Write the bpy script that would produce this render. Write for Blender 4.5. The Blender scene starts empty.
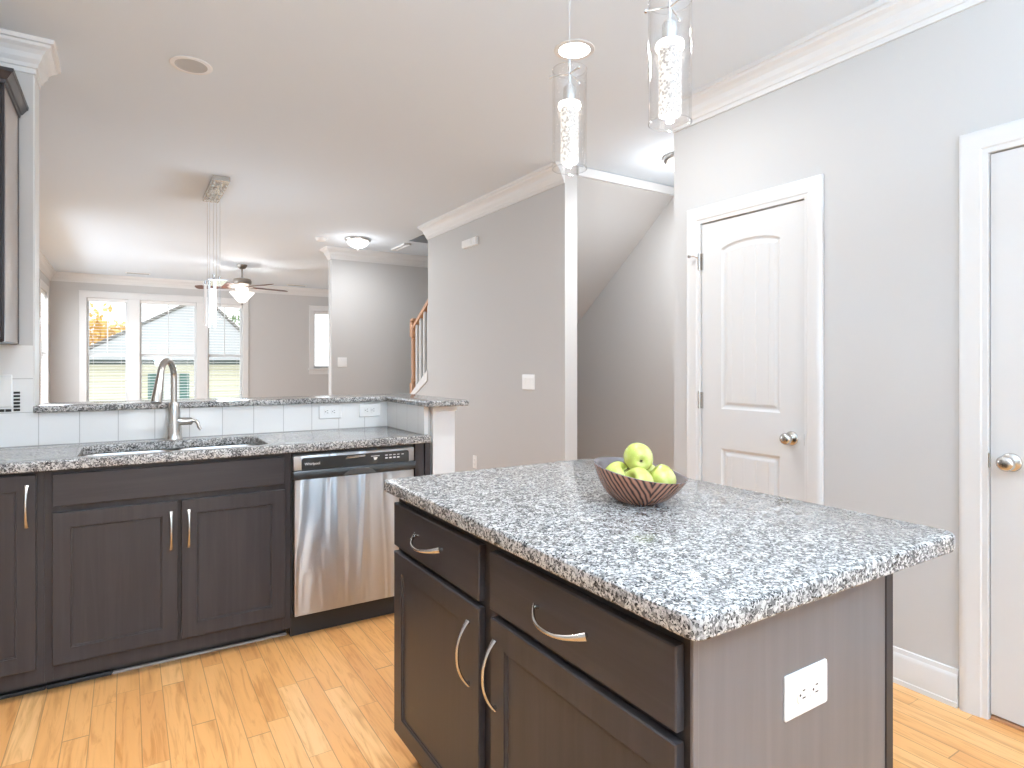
import bpy, bmesh, math, random
from mathutils import Vector, Matrix
random.seed(7)
D = bpy.data
C = bpy.context.scene.collection
SC = bpy.context.scene
PI = math.pi

# ------------------------------------------------------------------ camera
cam_d = D.cameras.new('camera')
cam = D.objects.new('camera', cam_d)
C.objects.link(cam)
cam.location = (0, 0, 1.28)
cam.rotation_euler = (PI/2, 0, math.radians(-32.27))
cam_d.sensor_width = 36
cam_d.lens = 610/1024*36
cam_d.shift_y = (365.2-384)/1024
cam_d.clip_start = 0.05
cam_d.clip_end = 200
SC.camera = cam

# ------------------------------------------------------------------ view, world, large lights
SC.view_settings.view_transform = 'Standard'
SC.view_settings.look = 'None'
SC.view_settings.gamma = 1
SC.view_settings.use_curve_mapping = False
SC.view_settings.exposure = 0.5
SC.cycles.use_denoising = True
SC.cycles.max_bounces = 14
SC.cycles.diffuse_bounces = 6
SC.cycles.glossy_bounces = 5
SC.cycles.transmission_bounces = 8
SC.cycles.transparent_max_bounces = 24
SC.cycles.sample_clamp_indirect = 6

W = D.worlds.new('overcast_sky')
SC.world = W
W.use_nodes = True
wn = W.node_tree.nodes
bgn = wn['Background']
tc = wn.new('ShaderNodeTexCoord')
sep = wn.new('ShaderNodeSeparateXYZ')
rmp = wn.new('ShaderNodeValToRGB')
rmp.color_ramp.elements[0].position = 0.0
rmp.color_ramp.elements[0].color = (0.95, 0.96, 0.97, 1)
rmp.color_ramp.elements[1].position = 0.6
rmp.color_ramp.elements[1].color = (0.80, 0.88, 0.98, 1)
W.node_tree.links.new(tc.outputs['Generated'], sep.inputs[0])
W.node_tree.links.new(sep.outputs['Z'], rmp.inputs[0])
W.node_tree.links.new(rmp.outputs[0], bgn.inputs['Color'])
bgn.inputs['Strength'].default_value = 1.75


def area_light(name, loc, rot, sx, sy, power, col=(1, 1, 1)):
    l = D.lights.new(name, 'AREA')
    l.shape = 'RECTANGLE'
    l.size = sx
    l.size_y = sy
    l.energy = power
    l.color = col
    o = D.objects.new(name, l)
    C.objects.link(o)
    o.location = loc
    o.rotation_euler = rot
    return o


# daylight through the glazed patio door and window behind the camera, and the living-room windows
area_light('patio_door_daylight', (1.15, -3.02, 1.1), (PI/2, 0, 0), 2.3, 2.05, 22, (0.95, 0.965, 0.985))
area_light('living_window_daylight', (-1.20, 9.2, 1.5), (PI/2-0.45, 0, -PI/2), 4.0, 1.75, 80, (0.84, 0.96, 1.10))
area_light('corner_window_daylight', (-1.20, 10.98, 1.5), (PI/2, 0, -PI/2), 0.8, 1.7, 30, (0.97, 0.985, 1.0))

# added up-facing fill lamp behind the camera, evens out the ceiling brightness
area_light('ceiling_fill', (0.55, -1.1, 1.85), (PI, 0, 0), 0.9, 0.9, 165, (0.68, 0.935, 1.18))

# unseen fill lamps added behind and above the frame to brighten the floor
for i_, (x_, y_, p_) in enumerate(((-0.75, 1.35, 7), (0.15, 0.1, 5), (0.0, 2.1, 6), (1.9, -0.4, 3))):
    dl = area_light('floor_fill', (x_, y_, 2.725), (0, 0, 0), 0.13, 0.13, p_, (0.94, 0.97, 1.0))
    dl.data.shape = 'DISK'
    dl.data.spread = math.radians(115)

# ------------------------------------------------------------------ materials


def srgb(r, g, b):
    def f(c):
        c /= 255.0
        return c/12.92 if c <= 0.04045 else ((c+0.055)/1.055)**2.4
    return (f(r), f(g), f(b), 1)


def mat(name, col, rough=0.5, metal=0.0, spec=0.5):
    m = D.materials.new(name)
    m.use_nodes = True
    b = m.node_tree.nodes['Principled BSDF']
    b.inputs['Base Color'].default_value = col
    b.inputs['Roughness'].default_value = rough
    b.inputs['Metallic'].default_value = metal
    b.inputs['Specular IOR Level'].default_value = spec
    return m


class NT:
    """small helper for building node trees"""
    def __init__(s, m):
        s.t = m.node_tree
        s.n = s.t.nodes
        s.b = s.n.get('Principled BSDF')

    def add(s, typ, **kw):
        nd = s.n.new(typ)
        for k, v in kw.items():
            setattr(nd, k, v)
        return nd

    def link(s, a, b):
        s.t.links.new(a, b)

    def math(s, op, a, b=None, c=None):
        nd = s.add('ShaderNodeMath', operation=op)
        for i, x in enumerate((a, b, c)):
            if x is None:
                continue
            if isinstance(x, (int, float)):
                nd.inputs[i].default_value = x
            else:
                s.link(x, nd.inputs[i])
        return nd.outputs[0]

    def pos(s):
        return s.add('ShaderNodeNewGeometry').outputs['Position']

    def mapping(s, vec, scale=(1, 1, 1), loc=(0, 0, 0)):
        mp = s.add('ShaderNodeMapping')
        mp.inputs['Scale'].default_value = scale
        mp.inputs['Location'].default_value = loc
        s.link(vec, mp.inputs['Vector'])
        return mp.outputs[0]

    def ramp(s, fac, stops, interp='LINEAR'):
        r = s.add('ShaderNodeValToRGB')
        r.color_ramp.interpolation = interp
        el = r.color_ramp.elements
        while len(el) < len(stops):
            el.new(0.5)
        for e, (p, c) in zip(el, stops):
            e.position = p
            e.color = c if len(c) == 4 else (*c, 1)
        s.link(fac, r.inputs[0])
        return r.outputs[0]

    def noise(s, vec, scale, detail=2, rough=0.5, dist=0.0):
        nd = s.add('ShaderNodeTexNoise')
        nd.inputs['Scale'].default_value = scale
        nd.inputs['Detail'].default_value = detail
        nd.inputs['Roughness'].default_value = rough
        nd.inputs['Distortion'].default_value = dist
        s.link(vec, nd.inputs['Vector'])
        return nd.outputs[0]

    def mix(s, fac, a, b, blend='MIX'):
        nd = s.add('ShaderNodeMix', data_type='RGBA', blend_type=blend)
        for i, x in ((0, fac), (6, a), (7, b)):
            if isinstance(x, (int, float)):
                nd.inputs[i].default_value = x
            elif isinstance(x, tuple):
                nd.inputs[i].default_value = x
            else:
                s.link(x, nd.inputs[i])
        return nd.outputs[2]

    def bump(s, h, strength, dist=0.01):
        nd = s.add('ShaderNodeBump')
        nd.inputs['Strength'].default_value = strength
        nd.inputs['Distance'].default_value = dist
        s.link(h, nd.inputs['Height'])
        s.link(nd.outputs[0], s.b.inputs['Normal'])


M = {}
M['wall'] = mat('wall_paint', (0.572, 0.566, 0.556, 1), 0.65, 0, 0.25)
t = NT(M['wall'])
t.bump(t.noise(t.pos(), 260, 2), 0.05, 0.002)
M['ceiling'] = mat('ceiling_paint', (0.715, 0.785, 0.85, 1), 0.8, 0, 0.2)
M['trim'] = mat('trim_paint', (0.73, 0.73, 0.725, 1), 0.35, 0, 0.4)
M['door'] = mat('door_paint', (0.695, 0.695, 0.69, 1), 0.38, 0, 0.4)
M['plastic'] = mat('white_plastic', (0.84, 0.84, 0.83, 1), 0.3)
M['slot'] = mat('dark_slot', (0.05, 0.045, 0.04, 1), 0.6)
M['rubber'] = mat('dark_toe_kick', (0.022, 0.023, 0.025, 1), 0.45)
M['black'] = mat('black_plastic', (0.034, 0.033, 0.032, 1), 0.25)
M['print'] = mat('white_print', (0.75, 0.75, 0.74, 1), 0.5)
M['chrome'] = mat('chrome', (0.80, 0.79, 0.77, 1), 0.10, 1.0)
M['nickel'] = mat('brushed_nickel', (0.56, 0.54, 0.51, 1), 0.27, 1.0)
M['bronze'] = mat('fan_metal', (0.30, 0.27, 0.24, 1), 0.35, 0.9)
M['blade'] = mat('fan_blade_wood', srgb(92, 56, 44), 0.45)
M['sash'] = mat('window_sash', (0.80, 0.80, 0.80, 1), 0.4)
M['blind'] = mat('blind_slat', (0.82, 0.82, 0.81, 1), 0.45)
M['pear'] = mat('stem_brown', srgb(84, 70, 40), 0.7)
M['oakrail'] = mat('oak_rail', srgb(186, 138, 102), 0.35)

# stair carpet
M['carpet'] = mat('stair_carpet', srgb(176, 164, 148), 0.95, 0, 0.1)

# dark stained cabinet wood
def wood_dark(name, along):
    m = mat(name, (0.05, 0.045, 0.043, 1), 0.36, 0, 0.26)
    t = NT(m)
    sc = [34, 34, 34]
    sc[along] = 1.6
    v = t.mapping(t.pos(), tuple(sc))
    n = t.noise(v, 1.0, 5, 0.62, 0.6)
    c = t.ramp(n, [(0.2, srgb(53, 49, 49)), (0.5, srgb(61, 56, 56)), (0.8, srgb(70, 64, 64))])
    t.link(c, t.b.inputs['Base Color'])
    t.bump(n, 0.05, 0.003)
    r = t.math('MULTIPLY_ADD', n, 0.14, 0.26)
    t.link(r, t.b.inputs['Roughness'])
    return m
M['cab_v'] = wood_dark('espresso_wood_vertical', 2)
M['cab_x'] = wood_dark('espresso_wood_wide', 0)
M['cab_y'] = wood_dark('espresso_wood_deep', 1)
m = mat('espresso_panel_glare', srgb(112, 104, 101), 0.42, 0, 0.6)  # lighter copy of the cabinet wood, glare on the island end put into its colour
M['panel_glare'] = m
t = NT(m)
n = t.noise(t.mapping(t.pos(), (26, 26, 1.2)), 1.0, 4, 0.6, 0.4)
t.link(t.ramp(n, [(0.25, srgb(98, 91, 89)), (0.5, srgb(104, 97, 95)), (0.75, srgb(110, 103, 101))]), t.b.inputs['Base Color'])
M['cab_in'] = mat('cabinet_frame_dark', srgb(44, 38, 37), 0.5)  # island frame and corner strip, darker brown than the fronts
M['cab_panel'] = mat('pale_strip_and_panel_glare', srgb(172, 160, 152), 0.22, 0, 0.6)  # pale shoe strip; on the upper end panel, reflected glare painted as colour

# granite
def granite(name, s, contrast):
    m = mat(name, (0.6, 0.6, 0.6, 1), 0.10, 0, 0.35)
    t = NT(m)
    p = t.pos()
    nz = t.add('ShaderNodeTexNoise')
    nz.inputs['Scale'].default_value = 95*s
    nz.inputs['Detail'].default_value = 2
    t.link(p, nz.inputs['Vector'])
    sub = t.add('ShaderNodeVectorMath', operation='MULTIPLY_ADD')
    t.link(nz.outputs['Color'], sub.inputs[0])
    sub.inputs[1].default_value = (0.016/s,)*3
    t.link(p, sub.inputs[2])
    v1 = t.add('ShaderNodeTexVoronoi')
    v1.inputs['Scale'].default_value = 150*s
    t.link(sub.outputs[0], v1.inputs['Vector'])
    s1 = t.add('ShaderNodeSeparateColor')
    t.link(v1.outputs['Color'], s1.inputs[0])
    v2 = t.add('ShaderNodeTexVoronoi')
    v2.inputs['Scale'].default_value = 230*s
    t.link(sub.outputs[0], v2.inputs['Vector'])
    s2 = t.add('ShaderNodeSeparateColor')
    t.link(v2.outputs['Color'], s2.inputs[0])
    clump = t.noise(p, 26*s, 3, 0.6)
    f = t.math('ADD', s1.outputs[0], t.math('MULTIPLY', t.math('SUBTRACT', clump, 0.5), 0.9))
    big = t.ramp(f, [(0.0, (0.13, 0.126, 0.122)), (0.22, (0.23, 0.223, 0.216)), (0.42, (0.365, 0.355, 0.342)),
                     (0.62, (0.485, 0.472, 0.455)), (0.85, (0.585, 0.57, 0.548))], 'CONSTANT')
    f2 = t.math('ADD', s2.outputs[1], t.math('MULTIPLY', t.math('SUBTRACT', clump, 0.5), 0.75))
    dark = t.ramp(f2, [(0.0, (1, 1, 1)), (contrast, (0, 0, 0))], 'CONSTANT')
    col = t.mix(dark, big, (0.03, 0.029, 0.029, 1))
    t.link(col, t.b.inputs['Base Color'])
    return m
M['granite'] = granite('granite_island', 1.35, 0.165)
M['granite2'] = granite('granite_counter', 1.3, 0.17)

# white tile with thin grout joints : x or y joints, plus horizontal joints
def tile(name, axis, off):
    m = mat(name, (0.82, 0.82, 0.81, 1), 0.07, 0, 0.5)
    t = NT(m)
    sp = t.add('ShaderNodeSeparateXYZ')
    t.link(t.pos(), sp.inputs[0])
    def joint(val, o, pitch):
        a = t.math('FRACT', t.math('DIVIDE', t.math('SUBTRACT', val, o), pitch))
        d = t.math('MINIMUM', a, t.math('SUBTRACT', 1.0, a))
        return t.math('LESS_THAN', d, 0.012)
    jx = joint(sp.outputs[axis], off, 0.1525)
    jz = joint(sp.outputs[2], 0.914+0.1525, 0.1525)
    j = t.math('MAXIMUM', jx, jz)
    col = t.mix(j, (0.83, 0.83, 0.82, 1), (0.52, 0.51, 0.50, 1))
    t.link(col, t.b.inputs['Base Color'])
    t.link(t.math('MULTIPLY_ADD', j, 0.5, 0.07), t.b.inputs['Roughness'])
    return m
M['tile_x'] = tile('white_wall_tile', 0, -0.340)
M['tile_y'] = tile('white_wall_tile_return', 1, 3.503)

# hardwood floor, planks along Y
m = mat('hickory_floor', (0.6, 0.4, 0.2, 1), 0.3, 0, 0.4)
M['floor'] = m
t = NT(m)
sp = t.add('ShaderNodeSeparateXYZ')
t.link(t.pos(), sp.inputs[0])
pw = 0.0765
xr = t.math('DIVIDE', t.math('ADD', sp.outputs[0], 20.0), pw)
row = t.math('FLOOR', xr)
xf = t.math('FRACT', xr)
wn1 = t.add('ShaderNodeTexWhiteNoise', noise_dimensions='1D')
t.link(row, wn1.inputs['W'])
yr = t.math('DIVIDE', t.math('ADD', sp.outputs[1], t.math('MULTIPLY', wn1.outputs['Value'], 7.0)), 0.80)
# uneven board lengths
yw = t.math('ADD', yr, t.math('MULTIPLY', t.math('SINE', t.math('MULTIPLY_ADD', yr, 2.3, t.math('MULTIPLY', row, 1.7))), 0.28))
brd = t.math('FLOOR', yw)
yf = t.math('FRACT', yw)
cmb = t.add('ShaderNodeCombineXYZ')
t.link(row, cmb.inputs[0])
t.link(brd, cmb.inputs[1])
wn2 = t.add('ShaderNodeTexWhiteNoise', noise_dimensions='2D')
t.link(cmb.outputs[0], wn2.inputs['Vector'])
idv = wn2.outputs['Value']
cg = t.add('ShaderNodeCombineXYZ')
t.link(t.math('MULTIPLY', sp.outputs[0], 18.0), cg.inputs[0])
t.link(t.math('MULTIPLY', sp.outputs[1], 1.5), cg.inputs[1])
t.link(t.math('MULTIPLY', idv, 37.0), cg.inputs[2])
grain = t.noise(cg.outputs[0], 2.2, 5, 0.6, 1.4)
fig = t.noise(cg.outputs[0], 0.55, 2, 0.5, 2.4)
base = t.ramp(idv, [(0.0, srgb(214, 152, 92)), (0.3, srgb(223, 163, 100)), (0.75, srgb(228, 170, 108)), (1.0, srgb(236, 186, 128))])
g1 = t.ramp(grain, [(0.32, (0.80, 0.72, 0.62)), (0.5, (1, 1, 1)), (0.8, (1.04, 1.04, 1.04))])
g2 = t.ramp(fig, [(0.30, (0.62, 0.50, 0.38)), (0.40, (0.90, 0.86, 0.80)), (0.52, (1.0, 1.0, 1.0)), (0.7, (1.03, 1.03, 1.03))])
c1 = t.mix(1.0, base, g1, 'MULTIPLY')
c2 = t.mix(t.math('MULTIPLY', idv, 0.85), c1, t.mix(1.0, c1, g2, 'MULTIPLY'))
ex = t.math('MINIMUM', xf, t.math('SUBTRACT', 1.0, xf))
ey = t.math('MINIMUM', yf, t.math('SUBTRACT', 1.0, yf))
gap = t.math('MAXIMUM', t.math('LESS_THAN', ex, 0.018), t.math('LESS_THAN', ey, 0.0016))
col = t.mix(t.math('MULTIPLY', gap, 0.62), c2, (0.22, 0.12, 0.05, 1))
t.link(col, t.b.inputs['Base Color'])
t.link(t.math('MULTIPLY_ADD', grain, 0.15, 0.24), t.b.inputs['Roughness'])

# stainless steel with a softly warped sheet
m = mat('stainless_sheet', (0.49, 0.50, 0.51, 1), 0.33, 1.0)
M['steel'] = m
t = NT(m)
p = t.pos()
wv = t.noise(t.mapping(p, (9.0, 1, 0.9)), 1.0, 1.5, 0.4, 0.8)
fine = t.noise(t.mapping(p, (1.2, 1, 420)), 1.0, 2)
hh = t.math('ADD', t.math('MULTIPLY', wv, 2.4), t.math('MULTIPLY', fine, 0.005))
t.bump(hh, 0.55, 0.02)
t.b.inputs['Anisotropic'].default_value = 0.92
t.b.inputs['Anisotropic Rotation'].default_value = 0.25
tg = t.add('ShaderNodeTangent')
tg.direction_type = 'RADIAL'
tg.axis = 'Z'
t.link(tg.outputs[0], t.b.inputs['Tangent'])
M['sinksteel'] = mat('sink_steel', (0.66, 0.65, 0.64, 1), 0.3, 1.0)

# thin clear glass
def thin_glass(name, tint, refl=1.0, rough=0.02):
    m = D.materials.new(name)
    m.use_nodes = True
    n = m.node_tree.nodes
    n.clear()
    out = n.new('ShaderNodeOutputMaterial')
    mx = n.new('ShaderNodeMixShader')
    tr = n.new('ShaderNodeBsdfTransparent')
    tr.inputs[0].default_value = tint
    gl = n.new('ShaderNodeBsdfGlossy')
    gl.inputs['Roughness'].default_value = rough
    lw = n.new('ShaderNodeLayerWeight')
    lw.inputs['Blend'].default_value = 0.5
    pw_ = n.new('ShaderNodeMath')
    pw_.operation = 'POWER'
    pw_.inputs[1].default_value = 4.0
    mu = n.new('ShaderNodeMath')
    mu.operation = 'MULTIPLY_ADD'
    mu.inputs[1].default_value = 0.5*refl
    mu.inputs[2].default_value = 0.05*refl
    L = m.node_tree.links.new
    L(lw.outputs['Facing'], pw_.inputs[0])
    L(pw_.outputs[0], mu.inputs[0])
    L(mu.outputs[0], mx.inputs[0])
    L(tr.outputs[0], mx.inputs[1])
    L(gl.outputs[0], mx.inputs[2])
    L(mx.outputs[0], out.inputs[0])
    return m
M['pane'] = thin_glass('window_glass', (0.97, 0.98, 0.98, 1), 0.6)
M['clear'] = thin_glass('clear_glass_cylinder', (0.985, 0.98, 0.975, 1), 1.0)
M['crystal'] = thin_glass('cut_crystal', (0.93, 0.94, 0.95, 1), 1.6, 0.05)


def emit(name, col, strength):
    m = D.materials.new(name)
    m.use_nodes = True
    b = m.node_tree.nodes['Principled BSDF']
    b.inputs['Base Color'].default_value = (0.85, 0.85, 0.85, 1)
    b.inputs['Roughness'].default_value = 0.3
    b.inputs['Emission Color'].default_value = (*col, 1)
    b.inputs['Emission Strength'].default_value = strength
    return m
M['lamp_lens'] = emit('lit_lens', (1, 0.98, 0.95), 9.0)
M['lamp_bowl'] = emit('lit_frosted_bowl', (1, 0.97, 0.93), 0.9)
M['bulb'] = emit('lit_bulb', (1.0, 0.80, 0.60), 6.0)
M['ring_lamp'] = emit('lit_pendant_ring', (1.0, 0.93, 0.85), 3.0)
m = emit('lit_bubble_crystal', (1.0, 0.95, 0.90), 1.5)
M['bubble'] = m
m.node_tree.nodes['Principled BSDF'].inputs['Base Color'].default_value = (0.12, 0.12, 0.12, 1)
m.node_tree.nodes['Principled BSDF'].inputs['Emission Strength'].default_value = 0.9
t = NT(m)
vb = t.add('ShaderNodeTexVoronoi')
vb.inputs['Scale'].default_value = 150
t.link(t.pos(), vb.inputs['Vector'])
bub = t.ramp(vb.outputs['Distance'], [(0.05, (1.0, 0.95, 0.90)), (0.28, (0.16, 0.125, 0.10)), (0.40, (0.45, 0.39, 0.33)), (0.60, (0.95, 0.90, 0.84))])
t.link(bub, t.b.inputs['Emission Color'])

# apple skin
m = mat('green_apple_skin', srgb(196, 205, 86), 0.22, 0, 0.5)
M['apple'] = m
t = NT(m)
tcn = t.add('ShaderNodeTexCoord')
n1 = t.noise(tcn.outputs['Object'], 16, 3, 0.55)
c = t.ramp(n1, [(0.3, srgb(172, 180, 78)), (0.5, srgb(194, 198, 102)), (0.72, srgb(220, 215, 148))])
n2 = t.noise(tcn.outputs['Object'], 260, 1)
dots = t.ramp(n2, [(0.70, (0, 0, 0)), (0.75, (1, 1, 1))])
c = t.mix(t.math('MULTIPLY', dots, 0.5), c, srgb(236, 236, 180))
t.link(c, t.b.inputs['Base Color'])

# zebra striped bowl: nested V lines around the side
m = mat('striped_bowl_outside', srgb(120, 70, 50), 0.2, 0, 0.5)
M['bowl'] = m
t = NT(m)
tcn = t.add('ShaderNodeTexCoord')
sp = t.add('ShaderNodeSeparateXYZ')
t.link(tcn.outputs['Object'], sp.inputs[0])
# angle measured from the V's axis (object -Y turned towards the camera)
ca, sa = math.cos(math.radians(-118)), math.sin(math.radians(-118))
xr_ = t.math('ADD', t.math('MULTIPLY', sp.outputs[0], ca), t.math('MULTIPLY', sp.outputs[1], sa))
yr_ = t.math('SUBTRACT', t.math('MULTIPLY', sp.outputs[1], ca), t.math('MULTIPLY', sp.outputs[0], sa))
ang = t.math('ARCTAN2', yr_, xr_)
aa = t.math('ABSOLUTE', ang)
wob = t.math('MULTIPLY', t.math('SUBTRACT', t.noise(tcn.outputs['Object'], 30, 2), 0.5), 0.10)
k = t.math('SUBTRACT', t.math('ADD', aa, wob), t.math('MULTIPLY', sp.outputs[2], 5.0))
st = t.math('SINE', t.math('MULTIPLY', k, 46.0))
c = t.ramp(t.math('MULTIPLY_ADD', st, 0.5, 0.5), [(0.12, srgb(58, 44, 40)), (0.45, srgb(142, 92, 72)), (0.9, srgb(164, 116, 94))])
t.link(c, t.b.inputs['Base Color'])
M['bowl_in'] = mat('bowl_inside', srgb(120, 108, 108), 0.25)

# outside
M['siding'] = mat('cream_siding', srgb(238, 230, 196), 0.7)
t = NT(M['siding'])
sp = t.add('ShaderNodeSeparateXYZ')
t.link(t.pos(), sp.inputs[0])
fr = t.math('FRACT', t.math('MULTIPLY', sp.outputs[2], 7.0))
c = t.mix(t.math('LESS_THAN', fr, 0.12), srgb(236, 231, 206), srgb(200, 194, 168))
t.link(c, t.b.inputs['Base Color'])
M['shingle'] = mat('pale_roof_shingles', srgb(184, 183, 179), 0.9)
M['ridge'] = mat('dark_ridge_cap', srgb(120, 116, 108), 0.9)
M['gutter'] = mat('dark_gutter', srgb(74, 84, 78), 0.5)
M['shutter'] = mat('green_shutter', srgb(92, 134, 124), 0.6)
M['lawn'] = mat('grass_ground', srgb(120, 130, 84), 0.95)
M['leaf_y'] = mat('autumn_leaves', srgb(230, 190, 104), 0.8)
M['leaf_g'] = mat('green_leaves', srgb(112, 136, 84), 0.8)
M['bark'] = mat('bark', srgb(96, 80, 66), 0.9)

# ------------------------------------------------------------------ mesh helpers
WL = {}           # world location of every object (no rotations are used on parents)


class MB:
    def __init__(s):
        s.bm = bmesh.new()

    def _merge(s, b):
        me = D.meshes.new('tmp')
        b.to_mesh(me)
        b.free()
        s.bm.from_mesh(me)
        D.meshes.remove(me)

    def box(s, x0, x1, y0, y1, z0, z1, bev=0.0, seg=2, smooth=False):
        b = bmesh.new()
        bmesh.ops.create_cube(b, size=1)
        sx, sy, sz = abs(x1-x0), abs(y1-y0), abs(z1-z0)
        bmesh.ops.scale(b, vec=(sx, sy, sz), verts=b.verts)
        bmesh.ops.translate(b, vec=((x0+x1)/2, (y0+y1)/2, (z0+z1)/2), verts=b.verts)
        if bev > 0:
            bmesh.ops.bevel(b, geom=list(b.edges), offset=min(bev, 0.49*min(sx, sy, sz)), segments=seg, profile=0.5, affect='EDGES')
        s._merge(b)
        return s

    def prism(s, pts, fn, d0, d1, bev=0.0):
        """pts 2D polygon, fn(u,v,d)->xyz, extruded from d0 to d1"""
        b = bmesh.new()
        lo = [b.verts.new(fn(u, v, d0)) for u, v in pts]
        hi = [b.verts.new(fn(u, v, d1)) for u, v in pts]
        n = len(pts)
        b.faces.new(lo)
        b.faces.new(hi[::-1])
        for i in range(n):
            b.faces.new([lo[i], hi[i], hi[(i+1) % n], lo[(i+1) % n]][::-1])
        bmesh.ops.recalc_face_normals(b, faces=b.faces)
        if bev > 0:
            bmesh.ops.bevel(b, geom=list(b.edges), offset=bev, segments=2, profile=0.5, affect='EDGES')
        s._merge(b)
        return s

    def lathe(s, prof, origin=(0, 0, 0), axis='Z', n=32, squash=None):
        """prof [(r,h)...] revolved; open profile; r==0 closes"""
        b = bmesh.new()
        rings = []
        for r, h in prof:
            if r < 1e-6:
                rings.append([b.verts.new((0, 0, h))])
            else:
                rings.append([b.verts.new((r*math.cos(2*PI*i/n), r*math.sin(2*PI*i/n), h)) for i in range(n)])
        for a, c in zip(rings, rings[1:]):
            for i in range(n):
                j = (i+1) % n
                if len(a) == 1 and len(c) == 1:
                    continue
                if len(a) == 1:
                    b.faces.new([a[0], c[j], c[i]])
                elif len(c) == 1:
                    b.faces.new([a[i], a[j], c[0]])
                else:
                    b.faces.new([a[i], a[j], c[j], c[i]])
        bmesh.ops.recalc_face_normals(b, faces=b.faces)
        if axis == 'X':
            bmesh.ops.rotate(b, cent=(0, 0, 0), matrix=Matrix.Rotation(PI/2, 3, 'Y'), verts=b.verts)
        elif axis == '-X':
            bmesh.ops.rotate(b, cent=(0, 0, 0), matrix=Matrix.Rotation(-PI/2, 3, 'Y'), verts=b.verts)
        elif axis == 'Y':
            bmesh.ops.rotate(b, cent=(0, 0, 0), matrix=Matrix.Rotation(-PI/2, 3, 'X'), verts=b.verts)
        elif axis == '-Y':
            bmesh.ops.rotate(b, cent=(0, 0, 0), matrix=Matrix.Rotation(PI/2, 3, 'X'), verts=b.verts)
        bmesh.ops.translate(b, vec=origin, verts=b.verts)
        s._merge(b)
        return s

    def cyl(s, r, h0, h1, origin=(0, 0, 0), axis='Z', n=24, bev=0.0):
        if bev > 0:
            prof = [(0, h0), (r-bev, h0), (r, h0+bev), (r, h1-bev), (r-bev, h1), (0, h1)]
        else:
            prof = [(0, h0), (r, h0), (r, h1), (0, h1)]
        return s.lathe(prof, origin, axis, n)

    def tube(s, pts, rad, n=12, up=None, caps=True):
        """pts list of xyz, rad list of r or (ra, rb); ra along 'up' side vector"""
        b = bmesh.new()
        pts = [Vector(p) for p in pts]
        if not isinstance(rad, (list, tuple)):
            rad = [rad]*len(pts)
        rings = []
        prev = None
        for i, p in enumerate(pts):
            t_ = (pts[min(i+1, len(pts)-1)]-pts[max(i-1, 0)]).normalized()
            if prev is None:
                u = Vector(up) if up else (Vector((0, 0, 1)) if abs(t_.z) < 0.9 else Vector((1, 0, 0)))
            else:
                u = prev
            u = (u-t_*u.dot(t_)).normalized()
            prev = u
            w = t_.cross(u)
            r = rad[i]
            ra, rb = r if isinstance(r, tuple) else (r, r)
            rings.append([b.verts.new(p+u*(ra*math.cos(2*PI*k/n))+w*(rb*math.sin(2*PI*k/n))) for k in range(n)])
        for a, c in zip(rings, rings[1:]):
            for k in range(n):
                b.faces.new([a[k], a[(k+1) % n], c[(k+1) % n], c[k]])
        if caps:
            b.faces.new(rings[0][::-1])
            b.faces.new(rings[-1])
        bmesh.ops.recalc_face_normals(b, faces=b.faces)
        s._merge(b)
        return s

    def sweep(s, prof, path, side=1, ztop=0.0):
        """prof [(offset from wall, z)] swept along xy path with mitres; side=+1 offsets to the left of travel"""
        b = bmesh.new()
        P = [Vector((x, y)) for x, y in path]
        rings = []
        for i, p in enumerate(P):
            dirs = []
            if i > 0:
                dirs.append((p-P[i-1]).normalized())
            if i < len(P)-1:
                dirs.append((P[i+1]-p).normalized())
            ns = [Vector((-d.y, d.x))*side for d in dirs]
            if len(ns) == 2:
                nm = (ns[0]+ns[1])
                nm = nm/(nm.dot(ns[0]))
            else:
                nm = ns[0]
            rings.append([b.verts.new((p.x+nm.x*o, p.y+nm.y*o, ztop+z)) for o, z in prof])
        n = len(prof)
        for a, c in zip(rings, rings[1:]):
            for k in range(n):
                b.faces.new([a[k], a[(k+1) % n], c[(k+1) % n], c[k]])
        b.faces.new(rings[0])
        b.faces.new(rings[-1][::-1])
        bmesh.ops.recalc_face_normals(b, faces=b.faces)
        s._merge(b)
        return s

    def slab(s, outer, holes, z0, z1, bev=0.0):
        """flat slab with optional holes, polygons in xy"""
        b = bmesh.new()
        eds = []
        for loop in [outer]+holes:
            vs = [b.verts.new((x, y, z1)) for x, y in loop]
            for i in range(len(vs)):
                eds.append(b.edges.new((vs[i], vs[(i+1) % len(vs)])))
        bmesh.ops.triangle_fill(b, use_beauty=True, use_dissolve=False, edges=eds)
        fs = list(b.faces)
        bmesh.ops.recalc_face_normals(b, faces=fs)
        if fs[0].normal.z < 0:
            bmesh.ops.reverse_faces(b, faces=fs)
        ret = bmesh.ops.extrude_face_region(b, geom=fs)
        nv = [g for g in ret['geom'] if isinstance(g, bmesh.types.BMVert)]
        bmesh.ops.translate(b, vec=(0, 0, z0-z1), verts=nv)
        bmesh.ops.recalc_face_normals(b, faces=b.faces)
        if bev > 0:
            sharp = [e for e in b.edges if len(e.link_faces) == 2 and e.calc_face_angle() > 1.2 and
                     abs(e.verts[0].co.z-e.verts[1].co.z) < 1e-5]
            bmesh.ops.bevel(b, geom=sharp, offset=bev, segments=3, profile=0.5, affect='EDGES')
        s._merge(b)
        return s

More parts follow.
